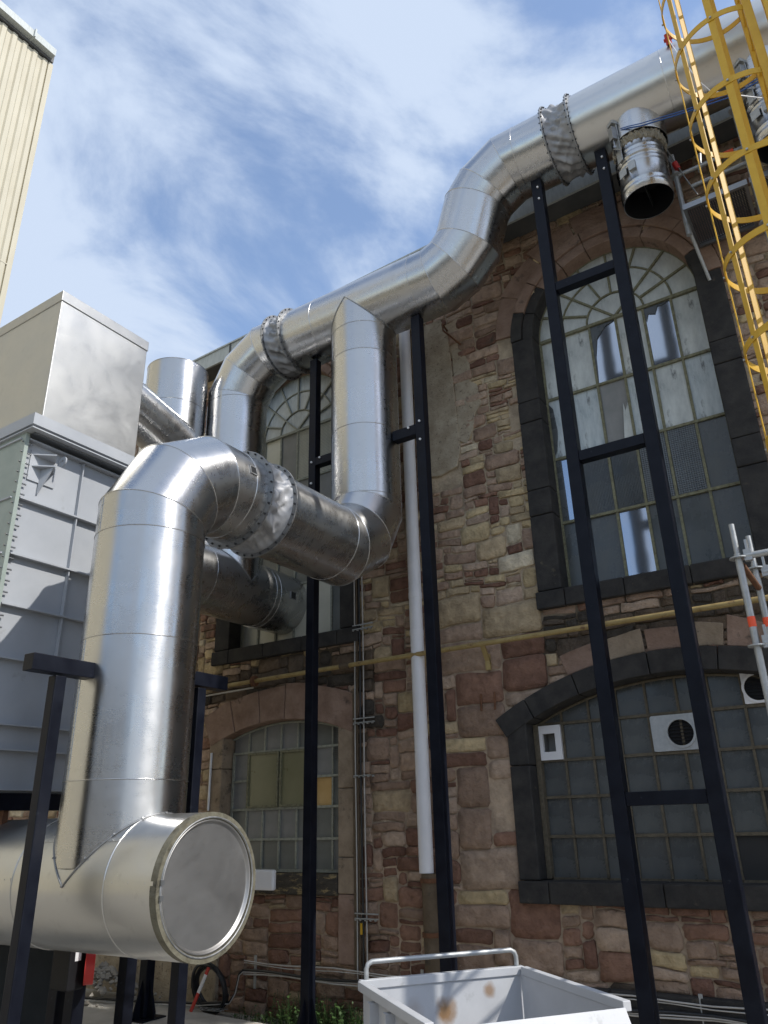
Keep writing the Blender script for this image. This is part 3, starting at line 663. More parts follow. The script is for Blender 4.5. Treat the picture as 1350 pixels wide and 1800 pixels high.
# lit strip light inside the right arched window
tl = empty('strip_light', (-.95, 7.62, 5.22), 'lit fluorescent strip light seen through the wired panes of the right arched window', 'strip light')
MB().tube((-1.33, 7.50, 5.43), (-.60, 7.62, 5.43), .022, 10).build('tube', M_LIT, tl)
MB().beam((-1.36, 7.53, 5.47), (-.57, 7.65, 5.47), .06, .03).build('housing', M_WHITE, tl)

# ------------------------------------------------------------------ ducts
def ring_pts(P, d1, d2, r, n, seg_dir, a, b):
    nr = (d1+d2); out_ = []
    for k in range(n):
        t = 2*PI*k/n; q = r*(math.cos(t)*a+math.sin(t)*b); s_ = -(q.dot(nr))/(seg_dir.dot(nr)); out_.append(P+q+seg_dir*s_)
    return out_
def duct(parent, path, r, mt=None, n=72, names=None, seam_t=None, bead=.0045, ends=(True, True)):
    mt = mt or M_DUCT; path = [Vector(p) for p in path]; dirs = [(path[i+1]-path[i]).normalized() for i in range(len(path)-1)]
    for i, d in enumerate(dirs):
        a = d.cross(Vector((0, 0, 1)) if abs(d.z) < .75 else Vector((0, -1, 0))).normalized(); b = d.cross(a)
        dp = dirs[i-1] if i else d; dn = dirs[i+1] if i < len(dirs)-1 else d
        A = ring_pts(path[i], dp, d, r, n, d, a, b); B = ring_pts(path[i+1], d, dn, r, n, d, a, b)
        mb = MB(); L_ = (path[i+1]-path[i]).length; nl = max(1, int(L_/.35))
        vs = []
        for q in range(nl+1):
            t = q/nl; vs += [A[k].lerp(B[k], t) for k in range(n)]
        fs, uvs = [], []
        for q in range(nl):
            for k in range(n):
                j = (k+1)%n; f = (q*n+k, q*n+j, (q+1)*n+j, (q+1)*n+k); fs.append(f)
                u = lambda vi, kk: ((vs[vi]-path[i]).dot(d)+i*3.7, kk*2*PI*r/n)
                uvs.append([u(f[0], k), u(f[1], k+1), u(f[2], k+1), u(f[3], k)])
        mb.add(vs, fs, True, uvs)
        # rolled bead at the lap joint
        for ring, on in ((A, ends[0] if i == 0 else True), ):
            if on: mb.pipe([p-(0*d) for p in ring], bead, 6, closed=True)
        if i == len(dirs)-1 and ends[1]: mb.pipe(B, bead, 6, closed=True)
        # longitudinal lap with rivets
        kk = int(((seam_t if seam_t is not None else .1)+.09*(i % 2))*n) % n
        p0, p1 = A[kk].lerp(B[kk], .01), A[kk].lerp(B[kk], .99); oc = (A[kk]-path[i]); oc = (oc-d*oc.dot(d)).normalized()
        mb.beam(p0, p1, .022, .004, oc)
        m_ = int((p1-p0).length/.12)
        for q in range(m_): pp = p0.lerp(p1, (q+.5)/m_)+oc*.002; mb.tube(pp, pp+oc*.003, .0035, 6)
        mb.build(names[i] if names else 'duct_section', mt, parent)
def flange(parent, c, d, r0_, r1_, th, nb=28, mt=None, boltmat=None, off=.034):
    f = MB().disc(c, d, r0_, r1_, th, 64).build('flange', mt or M_FLANGE, parent)
    c = Vector(c); d = Vector(d).normalized(); a = d.cross(Vector((0, 0, 1)) if abs(d.z) < .9 else Vector((1, 0, 0))).normalized(); b = d.cross(a); first = None
    for k in range(nb):
        t = 2*PI*(k+.5)/nb; p = c+(math.cos(t)*a+math.sin(t)*b)*(r1_-.017)
        if first is None: first = MB().tube(p-d*(th/2+.014), p+d*(th/2+.014), .0085, 6).build('bolt', boltmat or M_BOLTD, f)
        else: q = bpy.data.objects.new('bolt', first.data); link(q, f, p)
    return f
def fabric(parent, c0, c1, r, seed):
    c0, c1 = Vector(c0), Vector(c1); d = (c1-c0).normalized(); a = d.cross(Vector((0, 0, 1))).normalized(); b = d.cross(a); n, m_ = 120, 14; vs = []
    for q in range(m_+1):
        t = q/m_
        for k in range(n):
            th = 2*PI*k/n; env = math.sin(PI*t)**.6 if 0 < t < 1 else 0
            cx_, sx_ = math.cos(th), math.sin(th)
            w1 = noise.noise(Vector((cx_*3.2+seed, sx_*3.2, t*1.4+seed*2)))
            w2 = abs(noise.noise(Vector((cx_*5+t*1.8+seed, sx_*5-t*1.2, seed))))
            w3 = abs(noise.noise(Vector((cx_*2.1-t*1.3+seed*3, sx_*2.1+t*1.1, seed*1.7)))); rr = r-.035*env+env*(.05*w1-.10*(.32-w2)+.20*(.16-min(w3, .16)))
            vs.append(c0.lerp(c1, t)+(cx_*a+sx_*b)*rr)
    fs = [(q*n+k, q*n+(k+1)%n, (q+1)*n+(k+1)%n, (q+1)*n+k) for q in range(m_) for k in range(n)]
    return MB().add(vs, fs, True).build('fabric_sleeve', M_FABRIC, parent)
RD = .385
V = Vector
# 1 front riser on its drum
DX, DYc, DZ = -4.22, 3.43, 1.345
t1 = empty('riser_duct', (DX, DYc, GZ), 'large vertical metal duct rising from a capped horizontal drum in the left foreground', 'duct')
s = .345; z1 = 4.219-1.366*s
duct(t1, [(DX, DYc, DZ+.1), (DX, DYc, 1.93), (DX, DYc, 2.82), (DX, DYc, 3.575), (DX, DYc, z1), (DX, DYc+.5*s, z1+.866*s), (DX, DYc+1.366*s, 4.219), (DX, 4.12, 4.219), (DX, 4.255, 4.219)], RD, seam_t=.62, ends=(False, False))
duct(t1, [(-9.2, DYc, DZ), (-6.2, DYc, DZ), (-4.72, DYc, DZ), (-3.86, DYc, DZ), (-3.452, DYc, DZ)], RD, M_DUCT2, names=['drum_section']*4, seam_t=.9, ends=(False, False))
# saddle bead where riser meets drum, with its rivets
mb = MB(); pts_ = []; riv = []
for k in range(96):
    t = 2*PI*k/96; x, y = RD*math.cos(t), RD*math.sin(t); z = abs(x); pts_.append(V((DX+x*1.004, DYc+y*1.004, DZ+z+.004)))
    if k % 6 == 0: riv.append(pts_[-1])
mb.pipe(pts_, .006, 6, closed=True)
for p in riv: o_ = V((p.x-DX, p.y-DYc, .2)).normalized(); mb.tube(p, p+o_*.012, .006, 6)
mb.build('saddle_bead', M_FLANGE, t1)
mb = MB(); mb.disc((-3.452, DYc, DZ), (1, 0, 0), RD-.036, RD+.001, .05, 72); mb.build('insulation_rim', M_RIM, t1)
mb = MB()
prof = [(.349, -.03), (.349, .004), (.342, .012), (.334, .006), (.328, -.006), (.324, -.008)]; n = 72; vs = []
for rr, xo in prof: vs += [(-3.44+xo, DYc+rr*math.cos(2*PI*k/n), DZ+rr*math.sin(2*PI*k/n)) for k in range(n)]
mb.add(vs, [(q*n+k, q*n+(k+1)%n, (q+1)*n+(k+1)%n, (q+1)*n+k) for q in range(len(prof)-1) for k in range(n)], True); b_ = (len(prof)-1)*n; mb.add([vs[b_+k] for k in range(n)], [list(range(n))], False); mb.build('end_cap', M_CAP, t1)
mb = MB(); 
for z in (-.03, .045): mb.box(-3.435, -3.415, DYc-.366, DYc-.341, DZ+z-.02, DZ+z+.005)
mb.tube((-3.425, DYc-.354, DZ-.05), (-3.425, DYc-.354, DZ+.05), .004, 6); mb.build('clamp_latch', M_BOLT, t1)
mb = MB(); mb.pipe([(-3.428, DYc+.357*math.cos(2*PI*k/64), DZ+.357*math.sin(2*PI*k/64)) for k in range(64)], .006, 6, closed=True); mb.build('clamp_band', M_FLANGE, t1)
def hatch(parent, c, ax_t, s_=.045):
    c = V(c); nrm = V(ax_t[0]); a = V(ax_t[1]); b = nrm.cross(a); mb = MB()
    for i_, j_ in ((1, 0), (-1, 0), (0, 1), (0, -1)):
        p = c+a*i_*s_+b*j_*s_; q = b if i_ else a; mb.beam(p-q*(s_+.004), p+q*(s_+.004), .01, .012, nrm)
    mb.build('hatch_frame', M_FLANGE, parent)
    mb = MB(); v_ = [c+a*x_*s_*.9+b*y_*s_*.9+nrm*.004 for x_, y_ in ((-1,-1),(1,-1),(1,1),(-1,1))]; mb.add(v_, [(0,1,2,3)]); mb.build('hatch_shade_sheet', M_INNER, parent)  # flat sheet painted near black as the shade of an opening
nh = V((math.cos(R(14)), 0, math.sin(R(14)))); hatch(t1, V((DX, 4.075, 4.219))+nh*(RD+.001), (nh, (0, 1, 0)), .036)
# lower compensator
k1 = empty('fabric_joint', (DX, 4.41, 3.8), 'crumpled silver fabric joint between bolted rings on the horizontal duct beside the riser', 'flexible joint', 'fabric expansion joints in the ductwork')
flange(k1, (DX, 4.262, 4.219), (0, 1, 0), RD-.01, .436, .014); flange(k1, (DX, 4.565, 4.219), (0, 1, 0), RD-.01, .436, .014)
fabric(k1, (DX, 4.27, 4.219), (DX, 4.557, 4.219), RD+.012, 3.1)
# 2 middle duct: pipe towards wall, up, tee into header, S-bend
VX, HY, HZ, UZ = -4.215, 6.26, 7.38, 8.495
t2 = empty('header_duct', (VX, HY, 3.8), 'metal duct turning up into a long header with an S bend', 'duct')
s = .39; zc = 4.219
duct(t2, [(DX, 4.572, zc), (DX, 5.56, zc), (DX, HY-1.366*s, zc), (DX, HY-.5*s, zc+.5*s), (DX, HY, zc+1.366*s), (DX, HY, 4.85), (DX, HY, 5.66), (DX, HY, 6.62), (DX, HY, 6.99), (DX, HY, HZ-.06)], RD, seam_t=.55, ends=(False, False))
P = [V((-5.21, HY, HZ)), V((-4.76, HY, HZ)), V((-3.38, HY, HZ)), V((-3.17, HY, HZ))]
for t_, l_ in ((23.3, .24), (46.7, .24), (72, .515), (52, .22), (30, .345)): P.append(P[-1]+l_*V((math.cos(R(t_)), 0, math.sin(R(t_)))))
UZ = P[-1].z; P += [V((-2.0, HY, UZ)), V((-1.65, HY, UZ))]
duct(t2, P, RD, seam_t=.40, ends=(False, False))
mb = MB(); pts_ = []
for k in range(96):
    t = 2*PI*k/96; x, y = RD*math.cos(t), RD*math.sin(t); z = -abs(x); pts_.append(V((DX+x*1.004, HY+y*1.004, HZ+z-.003)))
mb.pipe(pts_, .006, 6, closed=True); mb.build('tee_bead', M_FLANGE, t2)
# left compensator on header
k2 = empty('fabric_joint', (-5.35, HY, 6.9), 'silver fabric joint between bright bolted rings at the left end of the header duct', 'flexible joint', 'fabric expansion joints in the ductwork')
flange(k2, (-5.48, HY, HZ), (1, 0, 0), RD-.01, .436, .014, boltmat=M_BOLTD); flange(k2, (-5.22, HY, HZ), (1, 0, 0), RD-.01, .436, .014)
fabric(k2, (-5.47, HY, HZ), (-5.23, HY, HZ), RD+.012, 7.7)
# 3 left duct
t3 = empty('downcomer_duct', (-6.24, HY, 3.8), 'metal duct dropping from the left header elbow to a pipe entering the arched window', 'duct')
s = .40; X3 = -6.24
duct(t3, [(X3, HY, 4.3), (X3, HY, 5.3), (X3, HY, 6.72), (X3, HY, HZ-1.366*s), (X3+.5*s, HY, HZ-.5*s), (X3+1.366*s, HY, HZ), (-5.487, HY, HZ)], RD, seam_t=.55, ends=(False, False))
duct(t3, [(X3-.95, 4.95, 4.29), (X3-.16, 4.95, 4.29), (X3, 5.12, 4.29), (X3, 5.45, 4.29), (X3, 5.72, 4.29), (X3, 6.72, 4.29), (X3, 6.80, 4.29), (X3, 7.36, 4.29)], RD, M_DUCT, seam_t=.5, ends=(True, True))
hatch(t3, V((X3, 7.02, 4.29))+V((1, 0, .0))*(RD+.002), (V((1, 0, 0)), (0, 1, 0)), .045)
mb = MB(); pts_ = []
for k in range(96):
    t = 2*PI*k/96; x, y = RD*math.cos(t), RD*math.sin(t); z = abs(y); pts_.append(V((X3+x*1.004, HY+y*1.004, 4.29+z+.003)))
mb.pipe(pts_, .006, 6, closed=True); mb.build('saddle_bead', M_FLANGE, t3)
# upper compensator
k3 = empty('fabric_joint', (-1.5, HY, 8.0), 'drooping dark grey fabric joint between bolted rings high on the upper duct by the gutter', 'flexible joint', 'fabric expansion joints in the ductwork')
flange(k3, (-1.64, HY, UZ), (1, 0, 0), RD-.01, .436, .014, 32); flange(k3, (-1.36, HY, UZ), (1, 0, 0), RD-.01, .436, .014, 32)
fabric(k3, (-1.63, HY, UZ), (-1.37, HY, UZ), RD+.014, 12.4)
# 4 upper duct to the right
t4 = empty('upper_duct', (.5, HY, 8.1), 'upper straight metal duct running out of frame above the gutter at top right', 'duct')
duct(t4, [(-1.35, HY, UZ), (-.40, HY, UZ), (.9, HY, UZ), (2.5, HY, UZ)], RD+.006, M_DUCT2, seam_t=.35, ends=(False, False))
# dampers
def damper(x, r, label, ztop):
    g = 'round damper valves under the upper duct'
    d_ = empty('damper_valve', (x, HY, 7.2), label, 'damper', g)
    duct(d_, [(x, HY, UZ-.1), (x-.01, HY, ztop)], r+.03, M_DUCT, n=48, names=['collar'], ends=(False, True))
    prof = [(r+.0, ztop-.10), (r, ztop-.16), (r+.008, ztop-.17), (r, ztop-.18), (r, ztop-.21), (r+.008, ztop-.22), (r, ztop-.23), (r+.012, ztop-.255), (r+.012, ztop-.27), (r, ztop-.275), (r, ztop-.31), (r+.008, ztop-.32), (r, ztop-.33),
            (r, ztop-.36), (r+.006, ztop-.37), (r, ztop-.38), (r, ztop-.56), (r+.008, ztop-.57), (r, ztop-.58), (r, ztop-.62), (r+.008, ztop-.63), (r, ztop-.64), (r, ztop-.70), (r-.006, ztop-.70)]
    n = 56; vs = []; 
    for rr, z in prof: vs += [(x-.03+rr*math.cos(2*PI*k/n), HY+rr*math.sin(2*PI*k/n), z) for k in range(n)]
    fs = [(q*n+k, (q+1)*n+k, (q+1)*n+(k+1)%n, q*n+(k+1)%n) for q in range(len(prof)-1) for k in range(n)]
    uv = [[(prof[q][1], k*.03), (prof[q+1][1], k*.03), (prof[q+1][1], k*.03+.03), (prof[q][1], k*.03+.03)] for q in range(len(prof)-1) for k in range(n)]
    MB().add(vs, fs, True, uv).build('valve_body', M_DUCT, d_)
    mb = MB(); vi = [(x-.03+(r-.008)*math.cos(2*PI*k/n), HY+(r-.008)*math.sin(2*PI*k/n), z) for z in (ztop-.699, ztop-.34) for k in range(n)]; mb.add(vi, [(k, (k+1)%n, n+(k+1)%n, n+k) for k in range(n)], True); mb.build('inner_shade', M_INNER, d_)  # inner face coloured near black, painting the shade of the open underside
    MB().disc((x-.03, HY, ztop-.36), (0, 0, 1), 0, r-.013, .01, 40).build('inner_plate', M_INNER, d_)
    b_ = MB(); b_.beam((x-.03, HY-r+.02, ztop-.55), (x-.03, HY+r-.02, ztop-.55), .02, .03); b_.beam((x-.03, HY-r+.04, ztop-.5), (x-.03, HY+r-.04, ztop-.5), .004, .22); b_.build('blade', M_INNER, d_)
    # frayed wool band
    n = 90; vs = []; rn = random.Random(3)
    for q, (rr, z) in enumerate([(r-.01, ztop-.0), (r+.018, ztop-.01), (r+.02, ztop-.05), (r+.006, ztop-.10), (r-.01, ztop-.11)]):
        for k in range(n):
            j_ = rn.uniform(-.012, .012) if q in (1, 2, 3) else 0
            dz = rn.uniform(-.02, .012) if q in (2, 3) else 0
            vs.append((x-.02+(rr+j_)*math.cos(2*PI*k/n), HY+(rr+j_)*math.sin(2*PI*k/n), z+dz))
    MB().add(vs, [(q*n+k, (q+1)*n+k, (q+1)*n+(k+1)%n, q*n+(k+1)%n) for q in range(4) for k in range(n)], False).build('wool_band', M_STRAW, d_, fixn=True)
    # actuator cylinder on a bracket
    a_ = V((math.sin(R(-40)), -math.cos(R(-40)), 0)); tq = V((-a_.y, a_.x, 0)); b0 = V((x, HY, 0))+a_*(r+.045)
    pt = lambda z, o=0, q=0: V((b0.x, b0.y, z))+a_*o+tq*q
    br = MB().beam(pt(ztop+.22), pt(ztop-.28), .07, .012, a_).build('actuator_bracket', M_GALV, d_)
    MB().beam(pt(ztop+.16, .035), pt(ztop+.0, .035), .06, .055, a_).build('actuator', M_FLANGE, d_)
    mb = MB(); mb.tube(pt(ztop, .035), pt(ztop-.12, .035), .010, 8); mb.tube(pt(ztop-.12, .0, -.06), pt(ztop-.12, .06, .03), .016, 8); mb.beam(pt(ztop-.12, .05), pt(ztop-.22, .05, .09), .02, .02, a_); mb.build('linkage', M_BOLT, d_)
    MB().beam(pt(ztop+.235, .02), pt(ztop+.20, .02), .08, .07, a_).build('end_bracket', M_GALV, d_)
    a2 = V((math.sin(R(-12)), -math.cos(R(-12)), 0)); p = V((x-.03, HY, 0))+a2*(r+.01); 
    MB().beam(V((p.x, p.y, ztop-.36)), V((p.x, p.y, ztop-.46)), .07, .03, a2).build('sensor_box', M_GALV, d_)
    MB().beam(V((p.x-.10, p.y+.03, ztop-.37)), V((p.x-.10, p.y+.03, ztop-.47)), .09, .006, V((math.sin(R(-32)), -math.cos(R(-32)), 0))).build('name_plate', M_GALV, d_)
    return d_
damper(-.78, .238, 'short round damper with open dark underside hanging below the upper duct left of the ladder', 7.93)
damper(.42, .225, 'round damper with instrument plates half hidden behind the yellow ladder at top right', 7.93)
# chimney stub behind
t5 = empty('stack_duct', (-6.74, 5.65, 4.6), 'short upright open metal stack with a side branch behind the grey hood', 'duct')
duct(t5, [(-6.74, 5.65, 4.60), (-6.74, 5.65, 5.5), (-6.74, 5.65, 6.55), (-6.74, 5.65, 7.13)], RD, seam_t=.7, ends=(False, True))
duct(t5, [(-6.50, 3.96, 6.42), (-6.54, 4.6, 6.26), (-6.60, 5.6, 6.02)], .30, seam_t=.6, names=['branch_duct']*2, ends=(True, False))

# ------------------------------------------------------------------ filter housing and hood
fh = empty('filter_housing', (-6.6, 3.7, GZ), 'large light grey steel filter housing with bolted ribs at the left edge', 'filter housing')
HX, HY0, HY1 = -5.3, 2.98, 4.75
MB().box(-8.2, HX, HY0, HY1, 1.905, 4.6).build('casing', M_GREYPAINT, fh)
for z in (4.565, 4.055, 3.598, 3.21, 2.822, 2.36, 2.19, 1.925):
    MB().box(HX+.001, HX+.05, HY0+.002, HY1, z-.006, z+.006).build('rib', M_GREYPAINT, fh)
    MB().box(-8.2, HX, HY0-.05, HY0-.001, z-.006, z+.006).build('rib', M_GREYPAINT, fh)
for y in (3.5, 4.02, 4.54):
    zs = [4.559, 4.061, 3.604, 3.216, 2.828, 2.366, 2.196, 1.931]
    for k in range(7):
        if zs[k]-zs[k+1] < .2: continue
        MB().box(HX+.001, HX+.038, y-.005, y+.005, zs[k+1]-.012+.014, zs[k]-.014).build('rib', M_GREYPAINT, fh)
MB().box(-8.2, HX+.045, HY0-.035, HY0-.003, 1.91, 4.64).build('end_plate', M_GREENPL, fh)
mb = MB(); z = 1.98
while z < 4.58: mb.tube((HX+.025, HY0-.05, z), (HX+.025, HY0+.045, z), .007, 6); z += .088
mb.build('bolts', M_BOLT, fh)
# lifting lug
lg = MB(); lg.box(HX, HX+.012, 3.03, 3.27, 4.24, 4.50); lug = lg.build('lifting_lug', M_GREYPAINT, fh)
for z in (4.46, 4.36): mb = MB(); mb.add([(HX+.012, 3.05, z), (HX+.012, 3.25, z), (HX+.15, 3.17, z), (HX+.012, 3.05, z+.01), (HX+.012, 3.25, z+.01), (HX+.15, 3.17, z+.01)], [(0,2,1),(3,4,5),(0,1,4,3),(1,2,5,4),(2,0,3,5)]); mb.build('gusset', M_GREYPAINT, lug)
mb = MB(); mb.add([(HX+.012, 3.13, 4.36), (HX+.13, 3.165, 4.36), (HX+.012, 3.13, 4.14), (HX+.012, 3.14, 4.36), (HX+.13, 3.175, 4.36), (HX+.012, 3.14, 4.14)], [(0,1,2),(3,5,4),(0,3,4,1),(1,4,5,2),(2,5,3,0)]); mb.build('gusset', M_GREYPAINT, lug)
mb = MB(); mb.disc((HX+.11, 3.255, 4.45), (0, 1, 0), .015, .045, .012, 20); mb.build('eye', M_GREYPAINT, lug)
MB().box(-8.2, -5.14, HY0-.06, HY1+.1, 4.645, 4.745).build('top_channel', M_GREYPAINT, fh)
MB().box(-8.2, -5.14, HY0-.06, HY1+.1, 4.612, 4.622).build('channel_lip', M_GREYPAINT, fh)
MB().box(-8.1, -5.2, HY0, HY1, 4.60, 4.645).build('neck', M_BOLT, fh)
for y in (4.05, 4.66):
    for x in (-5.5, -7.9):
        lo = MB().box(x-.05, x+.05, y-.05, y+.05, GZ, 1.79).build('leg', M_BLACK, fh, bevel=.005)
        mb = MB(); mb.xprism([(y-.051, GZ), (y-.17, GZ), (y-.17, GZ+.02), (y-.051, GZ+.36)], x-.006, x+.006); mb.prism([(x-.051, GZ), (x-.17, GZ), (x-.17, GZ+.02), (x-.051, GZ+.36)], y-.006, y+.006); mb.build('gusset', M_BLACK, lo, fixn=True)
MB().box(-5.36, -5.26, 4.0, 4.10, GZ, 1.79).build('leg', M_BLACK, fh, bevel=.005)
MB().box(-8.2, -5.28, HY0-.0, HY0+.12, 1.79, 1.902).build('base_beam', M_BLACK, fh); MB().box(-5.4, -5.28, HY0+.122, HY1, 1.79, 1.902).build('base_beam', M_BLACK, fh)
mb = MB(); mb.box(-5.6, -5.3, HY0+.3, HY0+.34, 1.6, 1.79); mb.build('bracket', M_RUST, fh)
hd = empty('sheet_metal_hood', (-6.2, 3.5, 4.75), 'boxy dented brushed steel hood standing on top of the grey filter housing', 'hood')
MB().box(-8.0, -5.2, 3.02, 3.955, 4.75, 5.97).build('hood_panel', M_HOOD, hd, bevel=.006)
MB().box(-8.01, -5.192, 3.012, 3.963, 5.925, 6.03).build('top_trim', M_HOOD, hd, bevel=.005)
mb = MB(); mb.box(-5.83, -5.45, 3.8, 3.96, 6.32, 6.45)

# ------------------------------------------------------------------ black steel posts
def post(x, y, ztop, label, a=.10, foot=True, brackets=(), cat='post', group='black square steel posts carrying the ducts', bolts=()):
    p_ = empty('support_post', (x, y, GZ), label, cat, group)
    MB().box(x-a/2, x+a/2, y-a/2, y+a/2, GZ+.012, ztop).build('shaft', M_BLACK, p_, bevel=.006)
    if foot:
        MB().box(x-.16, x+.16, y-.16, y+.16, GZ, GZ+.012).build('base_plate', M_BLACK, p_)
        for sx, sy_ in ((1, 0), (-1, 0), (0, 1), (0, -1)):
            q = a/2+.001; e = .155; mb = MB()
            prof = [(q, GZ+.013), (e, GZ+.013), (e, GZ+.03), (q, GZ+.36)]
            t_ = .006
            if sx: mb.prism([(x+sx*u, z) for u, z in prof], y-t_, y+t_)
            else: mb.xprism([(y+sy_*u, z) for u, z in prof], x-t_, x+t_)
            mb.build('gusset', M_BLACK, p_, fixn=True)
    for (b0, b1, w_, h_) in brackets:
        MB().beam(b0, b1, w_, h_).build('bracket', M_BLACK, p_, bevel=.004)
    mb = MB()
    for b in bolts: mb.tube((b[0], b[1]+.0, b[2]), (b[0], b[1]-.014, b[2]), .013, 6)
    if bolts: mb.build('bolts', M_WHITE, p_)
    return p_
AX, BX, CXp, DXp = -4.945, -3.478, -1.885, -1.172
yf = HY-.05
post(AX, HY, 6.97, 'tall black post bolted to the left side of the middle riser', brackets=[((AX+.051, HY, 5.55), (-4.60, HY, 5.55), .10, .10)], bolts=[(AX, yf, 5.55), (AX+.12, yf, 5.58), (AX, yf, 5.28)])
post(BX, HY, 6.99, 'tall black post beside the white drainpipe with an arm to the middle riser', a=.11, brackets=[((BX-.056, HY, 5.545), (-3.83, HY, 5.545), .10, .12)], bolts=[(BX, yf-.005, 5.62), (BX, yf-.005, 5.40), (BX-.14, yf-.005, 5.58)])
fr = empty('ladder_frame', ((CXp+DXp)/2, HY, GZ), 'black two legged frame with rungs standing before the right windows under the upper duct', 'support frame')
for x in (CXp, DXp):
    lg = MB().box(x-.058, x+.058, HY-.058, HY+.058, GZ+.012, 8.125).build('leg', M_BLACK, fr, bevel=.006)
    MB().box(x-.16, x+.16, HY-.16, HY+.16, GZ, GZ+.012).build('base_plate', M_BLACK, lg)
    mb = MB()
    for z in (7.98, 7.82): mb.tube((x+.015, HY-.058, z), (x+.015, HY-.072, z), .012, 6)
    mb.build('bolts', M_WHITE, lg)
for z in (6.64, 4.72, 1.77): MB().box(CXp+.059, DXp-.059, HY-.05, HY+.05, z-.05, z+.05).build('rung', M_BLACK, fr, bevel=.004)
post(-4.22, 2.83, 2.53, 'black post with a square tube arm left of the big riser in the foreground', a=.076, brackets=[((-4.22, 2.62, 2.59), (-4.22, 3.06, 2.59), .10, .10)])
post(-4.22, 4.0, 2.60, 'black post with a square tube arm behind the big riser', a=.08, brackets=[((-4.22, 3.80, 2.66), (-4.22, 4.25, 2.66), .10, .10)])
post(-7.08, HY, 3.86, 'black post with flared foot by the wall seen below the drum', a=.11)

# ------------------------------------------------------------------ pipes and cables on the wall
dp = empty('drainpipe', (-4.13, 6.99, 1.18), 'white plastic drainpipe running up the wall behind the black post', 'drainpipe')
for z0_, z1_ in ((1.185, 3.55), (3.555, 3.97), (3.975, 8.29)): MB().tube((-4.085, 7.0, z0_), (-4.085, 7.0, z1_), .072, 24).build('pipe_length', M_WHITE, dp)
for z in (3.55, 3.97): MB().tube((-4.085, 7.0, z-.03), (-4.085, 7.0, z+.03), .0765, 24).build('coupling', M_WHITE, dp)
od = empty('cast_iron_pipe', (-4.02, 7.0, GZ), 'old brown cast iron pipe stub below the white drainpipe', 'drainpipe')
MB().tube((-4.06, 7.01, GZ), (-4.06, 7.01, 1.18), .078, 20).build('pipe_length', M_OLDPIPE, od)
for z in (1.12, .66): MB().tube((-4.06, 7.01, z-.02), (-4.06, 7.01, z+.02), .092, 20).build('collar', M_RUST, od)
gp = empty('gas_pipe', (-3, 6.95, 3.2), 'thin ochre painted pipe running along the wall between the window rows', 'pipe')
pts_ = [(-7.6, 6.95, 3.27), (-6.38, 6.95, 3.285), (-5.0, 6.95, 3.30), (-4.0, 6.95, 3.305), (-2.2, 6.95, 3.315), (2.2, 6.95, 3.34)]
for a, b in zip(pts_, pts_[1:]): MB().tube(a, b, .026, 14).build('pipe_length', M_GASPIPE, gp)
MB().disc((-6.38, 6.95, 3.285), (1, 0, 0), .0, .065, .04, 20).build('flange', M_RUST, gp); MB().tube((-5.08, 6.95, 3.30), (-4.95, 6.95, 3.301), .036, 12).build('coupling', M_OLDPIPE, gp)
for x in (-3.29,): mb = MB(); mb.beam((x, 6.93, 3.33), (x, 7.08, 3.12), .05, .02); mb.beam((x, 7.06, 3.22), (x, 7.06, 3.06), .05, .03); mb.build('bracket', M_GASPIPE, gp)
MB().tube((-7.6, 6.98, 3.19), (-6.42, 6.98, 3.215), .011, 8).build('thin_pipe', M_WIRE, gp)
vc = empty('conduit_run', (-4.88, 7.05, .2), 'bundle of thin vertical conduits clamped to the wall right of the narrow window', 'conduits')
for x, m_, r_ in ((-4.945, M_WIRE, .008), (-4.915, M_OLDPIPE, .010), (-4.875, M_CABLE, .011), (-4.83, M_WIRE, .008)):
    pp = [(x+.004*math.sin(z_*2.1+x*9), 7.045, z_) for z_ in [(.22 if m_ is not M_CABLE else .2)+k*.35 for k in range(14)]]
    MB().pipe(pp, r_, 6).build('conduit', m_, vc)
for z in (3.72, 2.67, .76, 2.12): 
    mb = MB(); mb.beam((-4.96, 7.03, z), (-4.68 if z != 2.12 else -4.74, 7.03, z), .02, .012)
    if z != 2.12: mb.beam((-4.96, 7.03, z+.045), (-4.68, 7.03, z+.045), .02, .012)
    for q in range(5): mb.tube((-4.95+q*.06, 7.05, z-.01), (-4.95+q*.06, 7.02, z-.01), .011, 8)
    mb.build('clamp_rail', M_GALV, vc)
MB().box(-4.89, -4.87, 7.02, 7.03, .62, .72).build('cable_tie', M_YELLOW, vc)
ct = empty('cable_tray', (-5.6, 7.03, .15), 'thin cables and open wire tray running low along the wall base', 'cables')
for z, m_, r_ in ((.30, M_WIRE, .007), (.275, M_WIRE, .005), (.215, M_CABLE, .013), (.20, M_WIRE, .006), (.185, M_WIRE, .008)):
    pp = [(-6.42+k*.3, 7.02-.02*random.random(), z+.012*math.sin(k*1.3+z*30)) for k in range(29)]
    MB().pipe(pp, r_, 6).build('cable', m_, ct)
for x in (-6.28, -5.62, -4.2, -2.9, -1.7, -.6):
    MB().beam((x, 7.04, .36), (x, 7.04, .05), .03, .012, (0, 1, 0)).build('rail', M_GALV, ct)
MB().pipe([(-6.42, 7.0, .215), (-6.47, 7.0, .18), (-6.5, 6.98, .0), (-6.55, 6.95, -.08), (-6.9, 6.9, -.11), (-7.6, 6.7, -.12), (-8.6, 6.5, -.12)], .014, 6).build('cable', M_CABLE, ct)
MB().pipe([(-6.40, 6.99, .205), (-6.45, 6.98, .17), (-6.48, 6.96, .0), (-6.53, 6.93, -.09), (-6.9, 6.86, -.125), (-7.6, 6.66, -.135), (-8.6, 6.46, -.135)], .006, 6).build('cable', M_WIRE, ct)
mb = MB(); 
for k in range(26):
    x = -8.4+k*.075; y = 6.5+.32*(k/25); mb.beam((x, y-.05, -.13), (x, y+.06, -.13), .004, .004)
